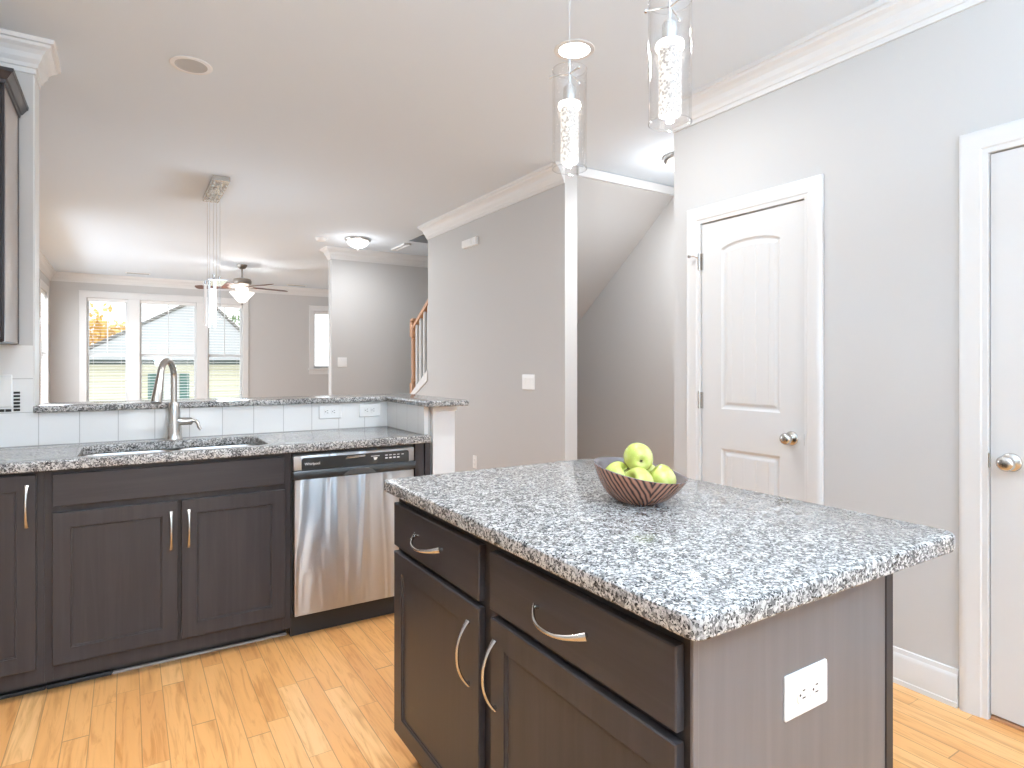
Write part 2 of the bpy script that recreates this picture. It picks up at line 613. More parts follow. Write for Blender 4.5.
    def build(s, name, material, parent=None, smooth=None, origin=None):
        bm = s.bm
        if origin is None:
            if parent is not None:
                origin = WL[parent.name]
                if parent.type == 'MESH':
                    origin = None
            if origin is None:
                xs = [v.co for v in bm.verts]
                lo = [min(c[i] for c in xs) for i in range(3)]
                hi = [max(c[i] for c in xs) for i in range(3)]
                origin = Vector(((lo[0]+hi[0])/2, (lo[1]+hi[1])/2, lo[2]))
        origin = Vector(origin)
        bmesh.ops.translate(bm, vec=-origin, verts=bm.verts)
        me = D.meshes.new(name)
        if smooth is not None:
            lim = math.radians(smooth)
            for f in bm.faces:
                f.smooth = True
            for e in bm.edges:
                if len(e.link_faces) == 2 and e.calc_face_angle(0) > lim:
                    e.smooth = False
        bm.to_mesh(me)
        bm.free()
        mats = material if isinstance(material, list) else [material]
        for m_ in mats:
            me.materials.append(m_)
        o = D.objects.new(name, me)
        C.objects.link(o)
        WL[o.name] = origin
        if parent is not None:
            o.parent = parent
            o.location = origin-WL[parent.name]
        else:
            o.location = origin
        return o


def thing(name, label, cat, loc, group=None):
    o = D.objects.new(name, None)
    o.empty_display_size = 0.05
    C.objects.link(o)
    o.location = loc
    WL[o.name] = Vector(loc)
    return tag(o, label, cat, group)


def tag(o, label, cat, group=None):
    o['label'] = label
    o['category'] = cat
    if group:
        o['group'] = group
    return o


def struct(o, label=None):
    o['kind'] = 'structure'
    if label:
        o['label'] = label
    return o


def sbox(name, mk, *dims, bev=0.0):
    return struct(MB().box(*dims, bev=bev).build(name, M[mk]))


def copy_tree(o, delta=(0, 0, 0), parent=None):
    c = o.copy()
    C.objects.link(c)
    WL[c.name] = WL[o.name]+Vector(delta)
    if parent is not None:
        c.parent = parent
    else:
        c.location = Vector(o.location)+Vector(delta)
    for ch in list(o.children):
        copy_tree(ch, delta, c)
    return c


# ------------------------------------------------------------------ the shell
CZ = 2.74
XW = 2.634          # right wall face
XP = 2.678          # partition face
XR = 3.80           # hall / living right wall face
YR = -3.05          # rear wall
YT = 3.503          # tile plane behind the sink run
YF = 11.9           # far living wall
XL = -1.014         # living room left wall
XK = -2.05          # kitchen left wall

sbox('floor', 'floor', XK-0.1, XR+0.1, YR-0.1, YF+0.1, -0.06, 0.0)
c = MB()
c.box(XK-0.1, 2.80, YR-0.1, YF+0.1, CZ, CZ+0.08)
c.box(2.80, XR+0.1, YR-0.1, 3.524, CZ, CZ+0.08)
c.box(2.80, XR+0.1, 6.72, YF+0.1, CZ, CZ+0.08)
struct(c.build('ceiling', M['ceiling']))

D1 = (1.650, 2.254)     # door openings in the right wall
D2 = (0.182, 0.945)
w = MB()
TH = 0.115
w.box(XW, XW+TH, D1[1], 2.444, 0, CZ)
w.box(XW, XW+TH, D2[1], D1[0], 0, CZ)
w.box(XW, XW+TH, YR, D2[0], 0, CZ)
w.box(XW, XW+TH, D1[0], D1[1], 2.047, CZ)
w.box(XW, XW+TH, D2[0], D2[1], 2.047, CZ)
struct(w.build('wall_right', M['wall']))
sbox('wall_pantry', 'wall', XW+TH, XR, 2.33, 2.444, 0, CZ)
sbox('wall_closet', 'wall', 3.45, 3.55, YR, 2.33, 0, CZ)
p = MB()
p.prism([(3.524, 0), (6.48, 0), (6.48, 0.86), (6.37, 0.92), (5.896, 1.19), (5.896, CZ), (3.524, CZ)], lambda u, v, d: (d, u, v), XP, 2.79)
struct(p.build('wall_partition', M['wall']))
sbox('wall_hall', 'wall', XR, XR+0.1, 2.33, YF, 0, 4.4)
sbox('wall_entry', 'wall', 2.148, XR, 7.6, 7.725, 0, CZ)
# open stairwell above the ceiling hole
s_ = MB()
s_.box(2.70, 2.79, 3.44, 6.80, CZ+0.08, 4.4)
s_.box(2.79, XR, 3.44, 3.53, CZ+0.08, 4.4)
s_.box(2.79, XR, 6.72, 6.80, CZ+0.08, 4.4)
s_.box(2.70, XR+0.1, 3.44, 6.80, 4.4, 4.46)
struct(s_.build('wall_stairwell', M['wall']))

# rear wall with the glazed patio door opening
w = MB()
w.box(XK, -0.05, YR-0.1, YR, 0, CZ)
w.box(2.35, 3.55, YR-0.1, YR, 0, CZ)
w.box(-0.05, 2.35, YR-0.1, YR, 2.15, CZ)
struct(w.build('wall_rear', M['wall']))
w = MB()
w.box(XK-0.1, XK, YR-0.1, YT+0.165, 0, CZ)
struct(w.build('wall_left', M['wall']))

# wall behind the upper cabinet (tile up to the cabinet, paint above)
sbox('wall_sink', 'wall', XK, -0.360, YT, YT+0.165, 1.372, CZ)
struct(MB().box(XK, -0.360, YT, YT+0.165, 0, 1.372).build('wall_backsplash', M['tile_x']))
sbox('trim_1', 'trim', -0.360, -0.354, YT+0.003, YT+0.165, 1.094, CZ)
# knee wall under the raised bar, tiled face, and its return
struct(MB().box(-0.360, 1.325, YT, YT+0.115, 0, 1.063).build('wall_bar', M['tile_x']))
k = MB().box(1.325, 1.347, 2.966, YT+0.115, 0, 1.063)
struct(k.build('wall_bar_return', M['tile_y']))
k = MB()
k.box(1.362, 1.490, 2.935, YT+0.115, 0, 1.063)
k.box(1.358, 1.499, 2.928, 2.96, 1.035, 1.063, bev=0.004)
k.box(1.358, 1.499, 2.928, 2.96, 0, 0.10, bev=0.004)
struct(k.build('trim_2', M['trim']), 'white painted end post of the raised bar')

sbox('trim_12', 'wall', 1.347, 1.360, 2.966, YT+0.115, 0, 1.063)
# living room walls
w = MB()
WB, WT = 0.60, 2.365
W3 = [(-0.545, 0.012), (0.180, 1.026), (1.198, 1.764)]
W4 = (3.03, 3.62, 1.226, 2.318)
w.box(XL, W3[0][0], YF, YF+0.12, 0, CZ)
for a, b_ in ((W3[0][1], W3[1][0]), (W3[1][1], W3[2][0])):
    w.box(a, b_, YF, YF+0.12, WB, WT)
w.box(W3[0][0], W3[2][1], YF, YF+0.12, 0, WB)
w.box(W3[0][0], W3[2][1], YF, YF+0.12, WT, CZ)
w.box(W3[2][1], W4[0], YF, YF+0.12, 0, CZ)
w.box(W4[0], W4[1], YF, YF+0.12, 0, W4[2])
w.box(W4[0], W4[1], YF, YF+0.12, W4[3], CZ)
w.box(W4[1], XR, YF, YF+0.12, 0, CZ)
struct(w.build('wall_far', M['wall']))
w = MB()
W5 = (10.55, 11.42)
W6 = (7.1, 10.1)
w.box(XL-0.12, XL, YT+0.165, W6[0], 0, CZ)
w.box(XL-0.12, XL, W6[1], W5[0], 0, CZ)
w.box(XL-0.12, XL, W5[1], YF+0.12, 0, CZ)
for a, b_ in (W5, W6):
    w.box(XL-0.12, XL, a, b_, 0, WB)
    w.box(XL-0.12, XL, a, b_, WT, CZ)
struct(w.build('wall_living', M['wall']))

# sloping soffit under the stairs and the flat trim across its top
p = MB()
p.prism([(3.53, 2.665), (6.95, 0.04), (6.95, 0.0), (7.05, 0.0), (7.05, 0.06), (3.53, 2.74)], lambda u, v, d: (d, u, v), 2.79, XR)
struct(p.build('wall_soffit', M['wall']))
sbox('trim_3', 'trim', 2.79, XR, 3.505, 3.53, 2.668, 2.735, bev=0.003)

# crown mouldings
crown = [(0, -0.140), (0.010, -0.140), (0.012, -0.118), (0.018, -0.116), (0.022, -0.100), (0.034, -0.082),
         (0.040, -0.060), (0.052, -0.044), (0.068, -0.032), (0.072, -0.020), (0.082, -0.018), (0.086, 0.0), (0, 0)]
struct(MB().sweep(crown, [(XW, YR), (XW, 2.444)], 1, CZ).build('trim_4', M['trim']), 'crown moulding along the wall with the white doors')
struct(MB().sweep(crown, [(XP, 3.524), (XP, 5.896), (2.79, 5.896)], 1, CZ).build('trim_5', M['trim']))
struct(MB().sweep(crown, [(XK, YT), (-0.360, YT), (-0.360, YT+0.165), (XK, YT+0.165)], -1, CZ).build('trim_6', M['trim']))
struct(MB().sweep(crown, [(XR, 7.6), (2.148, 7.6), (2.148, 7.725), (XR, 7.725)], 1, CZ).build('trim_7', M['trim']))
struct(MB().sweep(crown, [(XL, YT+0.17), (XL, YF), (XR, YF)], -1, CZ).build('trim_8', M['trim']))

# baseboards
bb = [(0, 0), (0.018, 0), (0.018, 0.018), (0.014, 0.020), (0.014, 0.105), (0.011, 0.118), (0.008, 0.122), (0.006, 0.138), (0, 0.141)]
def basebd(name, path, side=1):
    struct(MB().sweep(bb, path, side).build(name, M['trim'], smooth=25))
basebd('baseboard_right', [(XW, 1.037), (XW, 1.558)])
basebd('baseboard_right_end', [(XW, 2.355), (XW, 2.444), (XW+TH, 2.444)])
basebd('baseboard_partition', [(2.79, 3.524), (XP, 3.524), (XP, 6.48)][::-1], -1)
basebd('baseboard_hall', [(XR, 2.45), (XR, 6.4)])
basebd('baseboard_entry', [(XR, 7.6), (2.148, 7.6)])
basebd('baseboard_far', [(XL, YF), (XR, YF)], -1)

# ------------------------------------------------------------------ interior doors
casing = [(0, 0), (0, 0.010), (0.008, 0.016), (0.016, 0.018), (0.030, 0.017), (0.056, 0.013), (0.066, 0.012), (0.072, 0.008), (0.088, 0.006), (0.088, 0)]


def casing_mesh(y0, y1, zt, x):
    """door casing around an opening on a wall facing -X; profile (u from outer edge inwards, thickness)"""
    b = MB()
    wd = 0.088
    bm = b.bm
    rings = []
    pts = [(y0-wd, 0, 1, 0), (y0-wd, zt+wd, 1, -1), (y1+wd, zt+wd, -1, -1), (y1+wd, 0, -1, 0)]
    for (yy, zz, dy, dz) in pts:
        rings.append([bm.verts.new((x-tk, yy+dy*u, zz+dz*u)) for u, tk in casing])
    n = len(casing)
    for a, c_ in zip(rings, rings[1:]):
        for i in range(n):
            bm.faces.new([a[i], a[(i+1) % n], c_[(i+1) % n], c_[i]])
    bm.faces.new(rings[0])
    bm.faces.new(rings[-1][::-1])
    bmesh.ops.recalc_face_normals(bm, faces=bm.faces)
    return b


def door_leaf(y0, y1, z0, z1, x):
    """two panel plank door with an arched top panel; front face at x looking towards -X"""
    b = MB()
    bm = b.bm
    st = 0.127 if (y1-y0) < 0.65 else 0.135
    pa, pb = y0+st, y1-st
    cy = (pa+pb)/2
    hw = (pb-pa)/2
    def top(yv):
        q = min(1, abs(yv-cy)/hw)
        return 1.872+0.048*math.sqrt(max(0, 1-(q*0.94)**2)) if True else 0
    def depth(yv, zv):
        best = -1
        for (lo, up) in ((1.052, None), (0.25, 0.842)):
            tz = top(yv) if up is None else up
            d = min(yv-pa, pb-yv, zv-lo, tz-zv)
            best = max(best, d)
        d = best
        if d <= 0:
            return 0.0
        if d < 0.010:
            return 0.0095*(d/0.010)**0.7
        if d < 0.018:
            return 0.0095
        if d < 0.036:
            f = (d-0.018)/0.018
            return 0.0095-0.0070*(0.5-0.5*math.cos(PI*f))
        r = 0.0025
        g = ((yv-cy)/0.072+0.5) % 1.0
        g = min(g, 1-g)*0.072
        if g < 0.003:
            r += 0.0016*(1-g/0.003)
        return r
    ny, nz = int((y1-y0)/0.0045), int((z1-z0)/0.010)
    # finer rows near panel ends
    ys = [y0+(y1-y0)*i/ny for i in range(ny+1)]
    zs = [z0+(z1-z0)*i/nz for i in range(nz+1)]
    extra = []
    for a, c_ in ((0.245, 0.295), (0.80, 0.847), (1.047, 1.095), (1.84, 1.925)):
        q = a
        while q < c_:
            extra.append(q)
            q += 0.0045
    zs = sorted(set(round(q, 4) for q in zs+extra))
    g = [[bm.verts.new((x+depth(yv, zv), yv, zv)) for yv in ys] for zv in zs]
    for i in range(len(zs)-1):
        for j in range(len(ys)-1):
            bm.faces.new([g[i][j], g[i+1][j], g[i+1][j+1], g[i][j+1]])
    bmesh.ops.recalc_face_normals(bm, faces=bm.faces)
    if bm.faces[0].normal.x > 0:
        bmesh.ops.reverse_faces(bm, faces=bm.faces)
    b.box(x+0.0115, x+0.036, y0, y1, z0, z1)
    for q in ((y0, y0+0.004), (y1-0.004, y1)):
        b.box(x+0.0002, x+0.013, q[0], q[1], z0, z1)
    b.box(x+0.0002, x+0.013, y0, y1, z1-0.004, z1)
    b.box(x+0.0002, x+0.013, y0, y1, z0, z0+0.004)
    return b


def interior_door(name, op, knob_y, hinge_y, label):
    d = D.objects.new(name, None)
    C.objects.link(d)
    d.location = (XW, (op[0]+op[1])/2, 0)
    WL[d.name] = Vector(d.location)
    struct(d, label)
    casing_mesh(op[0], op[1], 2.047, XW).build('door_casing', M['trim'], d, smooth=25)
    j = MB()
    j.box(XW, XW+TH, op[0]-0.001, op[0]+0.0012, 0, 2.047)
    j.box(XW, XW+TH, op[1]-0.0012, op[1]+0.001, 0, 2.047)
    j.box(XW, XW+TH, op[0], op[1], 2.0458, 2.048)
    j.box(XW+0.05, XW+0.062, op[0]+0.0012, op[0]+0.03, 0, 2.045)
    j.box(XW+0.05, XW+0.062, op[1]-0.03, op[1]-0.0012, 0, 2.045)
    j.build('door_jamb', M['trim'], d)
    door_leaf(op[0]+0.0045, op[1]-0.0045, 0.022, 2.0415, XW+0.006).build('door_leaf', M['door'], d, smooth=30)
    kx = XW+0.006
    kb = MB()
    kb.lathe([(0, 0), (0.033, 0), (0.033, 0.004), (0.028, 0.009), (0.015, 0.011), (0.012, 0.014), (0.011, 0.026), (0.015, 0.032), (0.024, 0.037),
              (0.0275, 0.044), (0.0275, 0.052), (0.024, 0.060), (0.015, 0.065), (0, 0.066)], (kx, knob_y, 0.937), '-X', 28)
    kb.build('door_knob', M['nickel'], d, smooth=50)
    ly = op[0] if abs(knob_y-op[0]) < abs(knob_y-op[1]) else op[1]
    MB().box(XW-0.004, XW+0.012, ly-0.004, ly+0.004, 0.91, 0.965, bev=0.002).build('latch_plate', M['nickel'], d)
    for hz in (0.25, 1.09, 1.84):
        h = MB()
        h.cyl(0.0065, hz-0.045, hz+0.045, (XW-0.004, hinge_y, 0), 'Z', 14, 0.001)
        h.cyl(0.004, hz+0.045, hz+0.052, (XW-0.004, hinge_y, 0), 'Z', 10)
        h.box(XW-0.003, XW+0.007, hinge_y-0.022, hinge_y+0.006, hz-0.044, hz+0.044)
        o_ = h.build('hinge', M['nickel'], d, smooth=40)
        if hz > 1.8 and name == 'door_1':
            hs = MB()
            hs.tube([(XW-0.004, hinge_y, hz+0.02), (XW-0.03, hinge_y+0.012, hz+0.03), (XW-0.05, hinge_y+0.03, hz+0.03)], 0.003, 8)
            hs.cyl(0.008, 0, 0.010, (XW-0.052, hinge_y+0.03, hz+0.03), 'X', 12)
            hs.build('hinge_stop', M['nickel'], o_, smooth=40)
    return d

interior_door('door_1', D1, 1.720, 2.262, 'narrow white arched two-panel door left of the plain grey wall')
interior_door('door_2', D2, 0.880, 0.176, 'white door cut off by the right edge of the picture')
# oak saddle under the second door
struct(MB().box(XW+0.008, XW+0.085, D2[0]+0.002, D2[1]-0.002, 0.0, 0.014, bev=0.005).build('trim_9', M['oakrail']))

# ------------------------------------------------------------------ windows and blinds


def window_far(name, x0, x1, z0, z1, rail, muntin, label=None):
    d = D.objects.new(name, None)
    C.objects.link(d)
    d.location = ((x0+x1)/2, YF, z0)
    WL[d.name] = Vector(d.location)
    struct(d, label)
    f = MB()
    y0, y1 = YF+0.060, YF+0.115
    for a in ((x0, x0+0.032), (x1-0.032, x1)):
        f.box(a[0], a[1], y0, y1, z0, z1, bev=0.003)
    f.box(x0+0.032, x1-0.032, y0, y1, z1-0.035, z1, bev=0.003)
    f.box(x0+0.032, x1-0.032, y0, y1, z0, z0+0.04, bev=0.003)
    f.build('window_frame', M['sash'], d)
    if rail:
        MB().box(x0+0.03, x1-0.03, y0-0.006, y1-0.02, rail-0.022, rail+0.022, bev=0.003).build('meeting_rail', M['sash'], d)
    if muntin:
        cx = (x0+x1)/2
        MB().box(cx-0.009, cx+0.009, y0+0.022, y0+0.034, (rail or z0)+0.02, z1-0.03).build('muntin', M['sash'], d)
    MB().box(x0+0.02, x1-0.02, y0+0.026, y0+0.030, z0+0.02, z1-0.02).build('window_pane', M['pane'], d)
    return d

window_far('window_1', *W3[0], WB, WT, 1.452, True, 'left window of the living room triple unit')
window_far('window_2', *W3[1], WB, WT, 1.452, True, 'wide middle window of the living room triple unit')
window_far('window_3', *W3[2], WB, WT, 1.452, True, 'right window of the living room triple unit')
window_far('window_4', *W4, None, False, 'small high window beside the entry wall')


def flat_casing(x0, x1, z0, z1, wd, y, mull=(), sill=True):
    b = MB()
    b.box(x0-wd, x0, y-0.018, y, z0-wd*0.2, z1, bev=0.003)
    b.box(x1, x1+wd, y-0.018, y, z0-wd*0.2, z1, bev=0.003)
    b.box(x0-wd, x1+wd, y-0.020, y, z1, z1+wd, bev=0.003)
    b.box(x0-wd-0.006, x1+wd+0.006, y-0.026, y, z1+wd, z1+wd+0.014, bev=0.004)
    for a, c_ in mull:
        b.box(a-0.002, c_+0.002, y-0.016, y, z0-0.02, z1+0.001, bev=0.002)
    b.box(x0-wd-0.02, x1+wd+0.02, y-0.055, y+0.02, z0-0.035, z0-0.005, bev=0.006)
    b.box(x0-wd, x1+wd, y-0.018, y, z0-0.12, z0-0.035, bev=0.003)
    return b
struct(flat_casing(W3[0][0], W3[2][1], WB, WT, 0.098, YF, ((W3[0][1], W3[1][0]), (W3[1][1], W3[2][0]))).build('trim_10', M['trim']))
struct(flat_casing(W4[0], W4[1], W4[2], W4[3], 0.09, YF).build('trim_11', M['trim']))


def window_side(name, y0, y1, label):
    d = D.objects.new(name, None)
    C.objects.link(d)
    d.location = (XL, (y0+y1)/2, WB)
    WL[d.name] = Vector(d.location)
    struct(d, label)
    f = MB()
    x0, x1 = XL-0.115, XL-0.06
    for a in ((y0, y0+0.035), (y1-0.035, y1)):
        f.box(x0, x1, a[0], a[1], WB, WT, bev=0.003)
    f.box(x0, x1, y0+0.035, y1-0.035, WT-0.035, WT, bev=0.003)
    f.box(x0, x1, y0+0.035, y1-0.035, WB, WB+0.04, bev=0.003)
    f.build('window_frame', M['sash'], d)
    MB().box(x0+0.02, x1+0.004, y0+0.03, y1-0.03, 1.43, 1.474, bev=0.003).build('meeting_rail', M['sash'], d)
    MB().box(x0+0.024, x0+0.028, y0+0.02, y1-0.02, WB+0.02, WT-0.02).build('window_pane', M['pane'], d)
    tr = MB()
    wd = 0.098
    tr.box(XL, XL+0.018, y0-wd, y0, WB-0.02, WT, bev=0.003)
    tr.box(XL, XL+0.018, y1, y1+wd, WB-0.02, WT, bev=0.003)
    tr.box(XL, XL+0.020, y0-wd, y1+wd, WT, WT+wd, bev=0.003)
    tr.box(XL-0.02, XL+0.055, y0-wd-0.02, y1+wd+0.02, WB-0.035, WB-0.005, bev=0.006)
    tr.build('window_casing', M['trim'], d)
    return d
window_side('window_5', *W5, 'side window in the far left corner of the living room')
window_side('window_6', *W6, 'wide side window of the living room')


def blind(x0, x1, z0, z1, label, group='white slatted window blinds'):
    b = thing('window_blind', label, 'blind', ((x0+x1)/2, YF+0.03, z1), group)
    MB().box(x0+0.006, x1-0.006, YF+0.008, YF+0.056, z1-0.055, z1-0.002, bev=0.004).build('headrail', M['blind'], b)
    s_ = MB()
    z = z1-0.075
    while z > z0+0.05:
        fn = lambda u, v, dd: (dd, YF+0.032+u, z+v)
        s_.prism([(-0.021, -0.0052), (0, -0.0022), (0.021, 0.0012), (0.021, 0.0036), (0, 0.0006), (-0.021, -0.0030)], fn, x0+0.010, x1-0.010)
        z -= 0.048
    s_.build('slats', M['blind'], b)
    MB().box(x0+0.010, x1-0.010, YF+0.010, YF+0.054, z0+0.015, z0+0.035, bev=0.004).build('bottom_rail', M['blind'], b)
    for q in (0.16, 0.84):
        xx = x0+(x1-x0)*q
        MB().box(xx-0.0015, xx+0.0015, YF+0.008, YF+0.0095, z0+0.03, z1-0.05).build('ladder_cord', M['blind'], b)
    return b
blind(*W3[0], WB, WT, 'white slatted blind in the left window of the triple window')
blind(*W3[1], WB, WT, 'wide white slatted blind in the middle window of the triple window')
blind(*W3[2], WB, WT, 'white slatted blind in the right window of the triple window')
blind(*W4[:2], W4[2], W4[3], 'white blind in the small high window beside the entry wall')
# blind of the corner side window
b = thing('window_blind', 'bright white blind in the side window at the far left corner', 'blind', (XL-0.03, (W5[0]+W5[1])/2, WT), 'white slatted window blinds')
MB().box(XL-0.055, XL-0.008, W5[0]+0.006, W5[1]-0.006, WT-0.055, WT-0.002, bev=0.004).build('headrail', M['blind'], b)
s_ = MB()
z = WT-0.075
while z > WB+0.05:
    s_.prism([(-0.021, 0.006), (0.021, -0.006), (0.021, -0.0035), (-0.021, 0.0085)], lambda u, v, dd: (XL-0.032+u, dd, z+v), W5[0]+0.01, W5[1]-0.01)
    z -= 0.0405
s_.build('slats', M['blind'], b)
MB().box(XL-0.054, XL-0.010, W5[0]+0.01, W5[1]-0.01, WB+0.015, WB+0.035, bev=0.004).build('bottom_rail', M['blind'], b)

# patio door glass behind the camera and kitchen window
def glazing(name, frame_boxes, pane):
    d = D.objects.new(name, None)
    C.objects.link(d)
    d.location = (frame_boxes[0][0], frame_boxes[0][2], 0)
    WL[d.name] = Vector(d.location)
    struct(d)
    f = MB()
    for bx in frame_boxes:
        f.box(*bx, bev=0.004)
    f.build('window_frame', M['sash'], d)
    MB().box(*pane).build('window_pane', M['pane'], d)
glazing('window_7', [(-0.05, 0.02, -3.13, -3.07, 0, 2.15), (2.28, 2.35, -3.13, -3.07, 0, 2.15), (1.11, 1.19, -3.13, -3.07, 0, 2.15),
                     (0.02, 2.28, -3.13, -3.07, 2.08, 2.15), (0.02, 2.28, -3.13, -3.07, 0, 0.08)], (0.0, 2.3, -3.105, -3.100, 0.04, 2.1))
# ------------------------------------------------------------------ cabinets


def shaker(b, w0, w1, z0, z1, fn, fr=0.058, th=0.020, rec=0.007):
    """framed flat-panel door; fn(w, out, z) -> xyz, out is distance from the cabinet front"""
    bm = b.bm
    e = 0.0022
    def ring(wa, wb, za, zb, o):
        return [bm.verts.new(fn(*q)) for q in ((wa, o, za), (wb, o, za), (wb, o, zb), (wa, o, zb))]
    R = [ring(w0, w1, z0, z1, 0.0015), ring(w0, w1, z0, z1, th-e), ring(w0+e, w1-e, z0+e, z1-e, th),
         ring(w0+fr, w1-fr, z0+fr, z1-fr, th), ring(w0+fr+0.0015, w1-fr-0.0015, z0+fr+0.0015, z1-fr-0.0015, th-rec*0.55),
         ring(w0+fr+0.006, w1-fr-0.006, z0+fr+0.006, z1-fr-0.006, th-rec*0.6), ring(w0+fr+0.0072, w1-fr-0.0072, z0+fr+0.0072, z1-fr-0.0072, th-rec)]
    fs = []
    for a, c_ in zip(R, R[1:]):
        for i in range(4):
            fs.append(bm.faces.new([a[i], a[(i+1) % 4], c_[(i+1) % 4], c_[i]]))
    fs.append(bm.faces.new(R[-1]))
    fs.append(bm.faces.new(R[0][::-1]))
    bmesh.ops.recalc_face_normals(bm, faces=fs)
    return b


def front(w0, w1, z0, z1, fn, th=0.020):
    """slab drawer front with eased edges"""
    b = MB()
    bm = b.bm
    e = 0.003
    def ring(d, o):
        return [bm.verts.new(fn(*q)) for q in ((w0+d, o, z0+d), (w1-d, o, z0+d), (w1-d, o, z1-d), (w0+d, o, z1-d))]
    R = [ring(0, 0.0015), ring(0, th-e), ring(e*0.35, th-e*0.35), ring(e, th)]
    fs = []
    for a, c_ in zip(R, R[1:]):
        for i in range(4):
            fs.append(bm.faces.new([a[i], a[(i+1) % 4], c_[(i+1) % 4], c_[i]]))
    fs.append(bm.faces.new(R[-1]))
    fs.append(bm.faces.new(R[0][::-1]))
    bmesh.ops.recalc_face_normals(bm, faces=fs)
    return b


def pull(fn, cw, cz, L=0.160, vert=True, out=0.020):
    """bow shaped bar pull on a cabinet front"""
    b = MB()
    pts, rad = [], []
    N = 18
    for i in range(N+1):
        s_ = -1+2*i/N
        o = out+0.004+0.030*(1-abs(s_)**2.3)
        a = s_*L/2
        pts.append(fn(cw, o, cz+a) if vert else fn(cw+a, o*1.12, cz-0.42*(o-out-0.004)))
        k_ = abs(s_)**3
        rad.append((0.0042+0.0042*k_, 0.0040-0.0008*k_))
    side = Vector(fn(1, 0, 0))-Vector(fn(0, 0, 0)) if vert else Vector((0, 0, 1))
    b.tube(pts, rad, 10, up=tuple(side))
    for s_ in (-0.93, 0.93):
        a = s_*L/2
        p0 = fn(cw, out-0.001, cz+a) if vert else fn(cw+a, out-0.001, cz)
        p1 = fn(cw, out+0.009, cz+a) if vert else fn(cw+a, out+0.009, cz)
        b.tube([p0, p1], 0.0045, 10)
    return b


YC = 2.955         # face-frame plane of the sink run
def fy(w_, o, z_):
    return (w_, YC-o, z_)

# sink base cabinet
cb = thing('sink_base_cabinet', 'dark two-door cabinet under the sink, left of the dishwasher', 'cabinet', (0.19, 3.22, 0))
k = MB()
k.box(-0.268, 0.640, YC+0.002, YT-0.004, 0.055, 0.66)
k.box(-0.268, -0.242, YC, YT-0.004, 0.055, 0.874)
k.box(0.612, 0.6455, YC, YT-0.004, 0.055, 0.874)
k.box(-0.242, 0.612, YC, YC+0.02, 0.66, 0.874)
k.build('cabinet_body', M['cab_v'], cb)
k = MB()
k.box(-0.268, 0.640, 3.03, 3.06, 0.0, 0.055)
k.build('toe_kick', M['rubber'], cb)
MB().box(-0.05, 0.640, 3.014, 3.030, 0.0, 0.012, bev=0.004).build('shoe_strip', M['cab_panel'], cb)
MB().box(-0.268, -0.052, 3.010, 3.030, 0.0, 0.018, bev=0.005).build('shoe_strip', M['rubber'], cb)
front(-0.244, 0.614, 0.732, 0.858, fy).build('false_drawer_front', M['cab_x'], cb)
for (a, c_, hw) in ((-0.244, 0.183, 0.157), (0.196, 0.618, 0.223)):
    dr = shaker(MB(), a, c_, 0.118, 0.706, fy).build('door', M['cab_v'], cb)
    pull(fy, hw, 0.585).build('handle', M['nickel'], dr, smooth=40)

# base cabinet to its left
cb = thing('corner_base_cabinet', 'dark base cabinet cut off by the left edge of the picture', 'cabinet', (-0.72, 3.22, 0))
k = MB()
k.box(-1.17, -0.2683, YC, YT-0.004, 0.055, 0.874)
k.build('cabinet_body', M['cab_v'], cb)
MB().box(-1.17, -0.270, 3.03, 3.06, 0.0, 0.055).build('toe_kick', M['rubber'], cb)
MB().box(-1.17, -0.270, 3.012, 3.030, 0.0, 0.016, bev=0.005).build('shoe_strip', M['rubber'], cb)
dr = shaker(MB(), -0.700, -0.293, 0.118, 0.862, fy).build('door', M['cab_v'], cb)
pull(fy, -0.321, 0.745).build('handle', M['nickel'], dr, smooth=40)
dr = shaker(MB(), -1.150, -0.713, 0.118, 0.862, fy).build('door', M['cab_v'], cb)
pull(fy, -0.745, 0.745).build('handle', M['nickel'], dr, smooth=40)

# filler panel right of the dishwasher
fp = thing('end_filler_panel', 'narrow dark cabinet filler between the dishwasher and the white bar post', 'cabinet panel', (1.29, 3.2, 0))
MB().box(1.262, 1.308, YC-0.018, YC+0.30, 0.0, 0.874).build('panel', M['cab_v'], fp)
MB().box(1.309, 1.317, YC-0.006, YC+0.008, 0.0, 0.874).build('scribe_strip', M['rubber'], fp)
MB().box(1.318, 1.349, YC-0.018, YC+0.008, 0.0, 0.874).build('edge_stile', M['cab_v'], fp)

# upper cabinet, mostly outside the frame
uc = thing('upper_cabinet', 'dark wall cabinet with glossy end panel at the top left edge', 'cabinet', (-0.8, 3.3, 1.372))
MB().box(-1.25, -0.416, 3.125, YT-0.002, 1.372, 2.40).build('cabinet_body', M['cab_v'], uc)
e_ = MB()
e_.box(-0.416, -0.411, 3.128, YT-0.010, 1.376, 2.40)
e_.build('end_panel', M['cab_panel'], uc)
e_ = MB()
e_.box(-0.416, -0.409, YT-0.022, YT-0.002, 1.374, 2.40)
e_.box(-0.416, -0.409, 3.104, 3.130, 1.374, 2.40)
e_.build('face_stile', M['cab_v'], uc)
def fu(w_, o, z_):
    return (w_, 3.125-o, z_)
for a, c_, hw in ((-0.826, -0.418, -0.80), (-1.24, -0.838, -0.865)):
    dr = shaker(MB(), a, c_, 1.385, 2.385, fu).build('door', M['cab_v'], uc)
    pull(fu, hw, 1.48).build('handle', M['nickel'], dr, smooth=40)
cr = [(0, -0.004), (0.006, -0.004), (0.008, 0.010), (0.014, 0.012), (0.030, 0.034), (0.034, 0.036), (0.036, 0.048), (0, 0.048)]
MB().sweep(cr, [(-1.25, YT-0.002), (-1.25, 3.100), (-0.411, 3.100), (-0.411, YT-0.002)], -1, 2.395).build('cabinet_crown', M['cab_x'], uc)

# ------------------------------------------------------------------ island


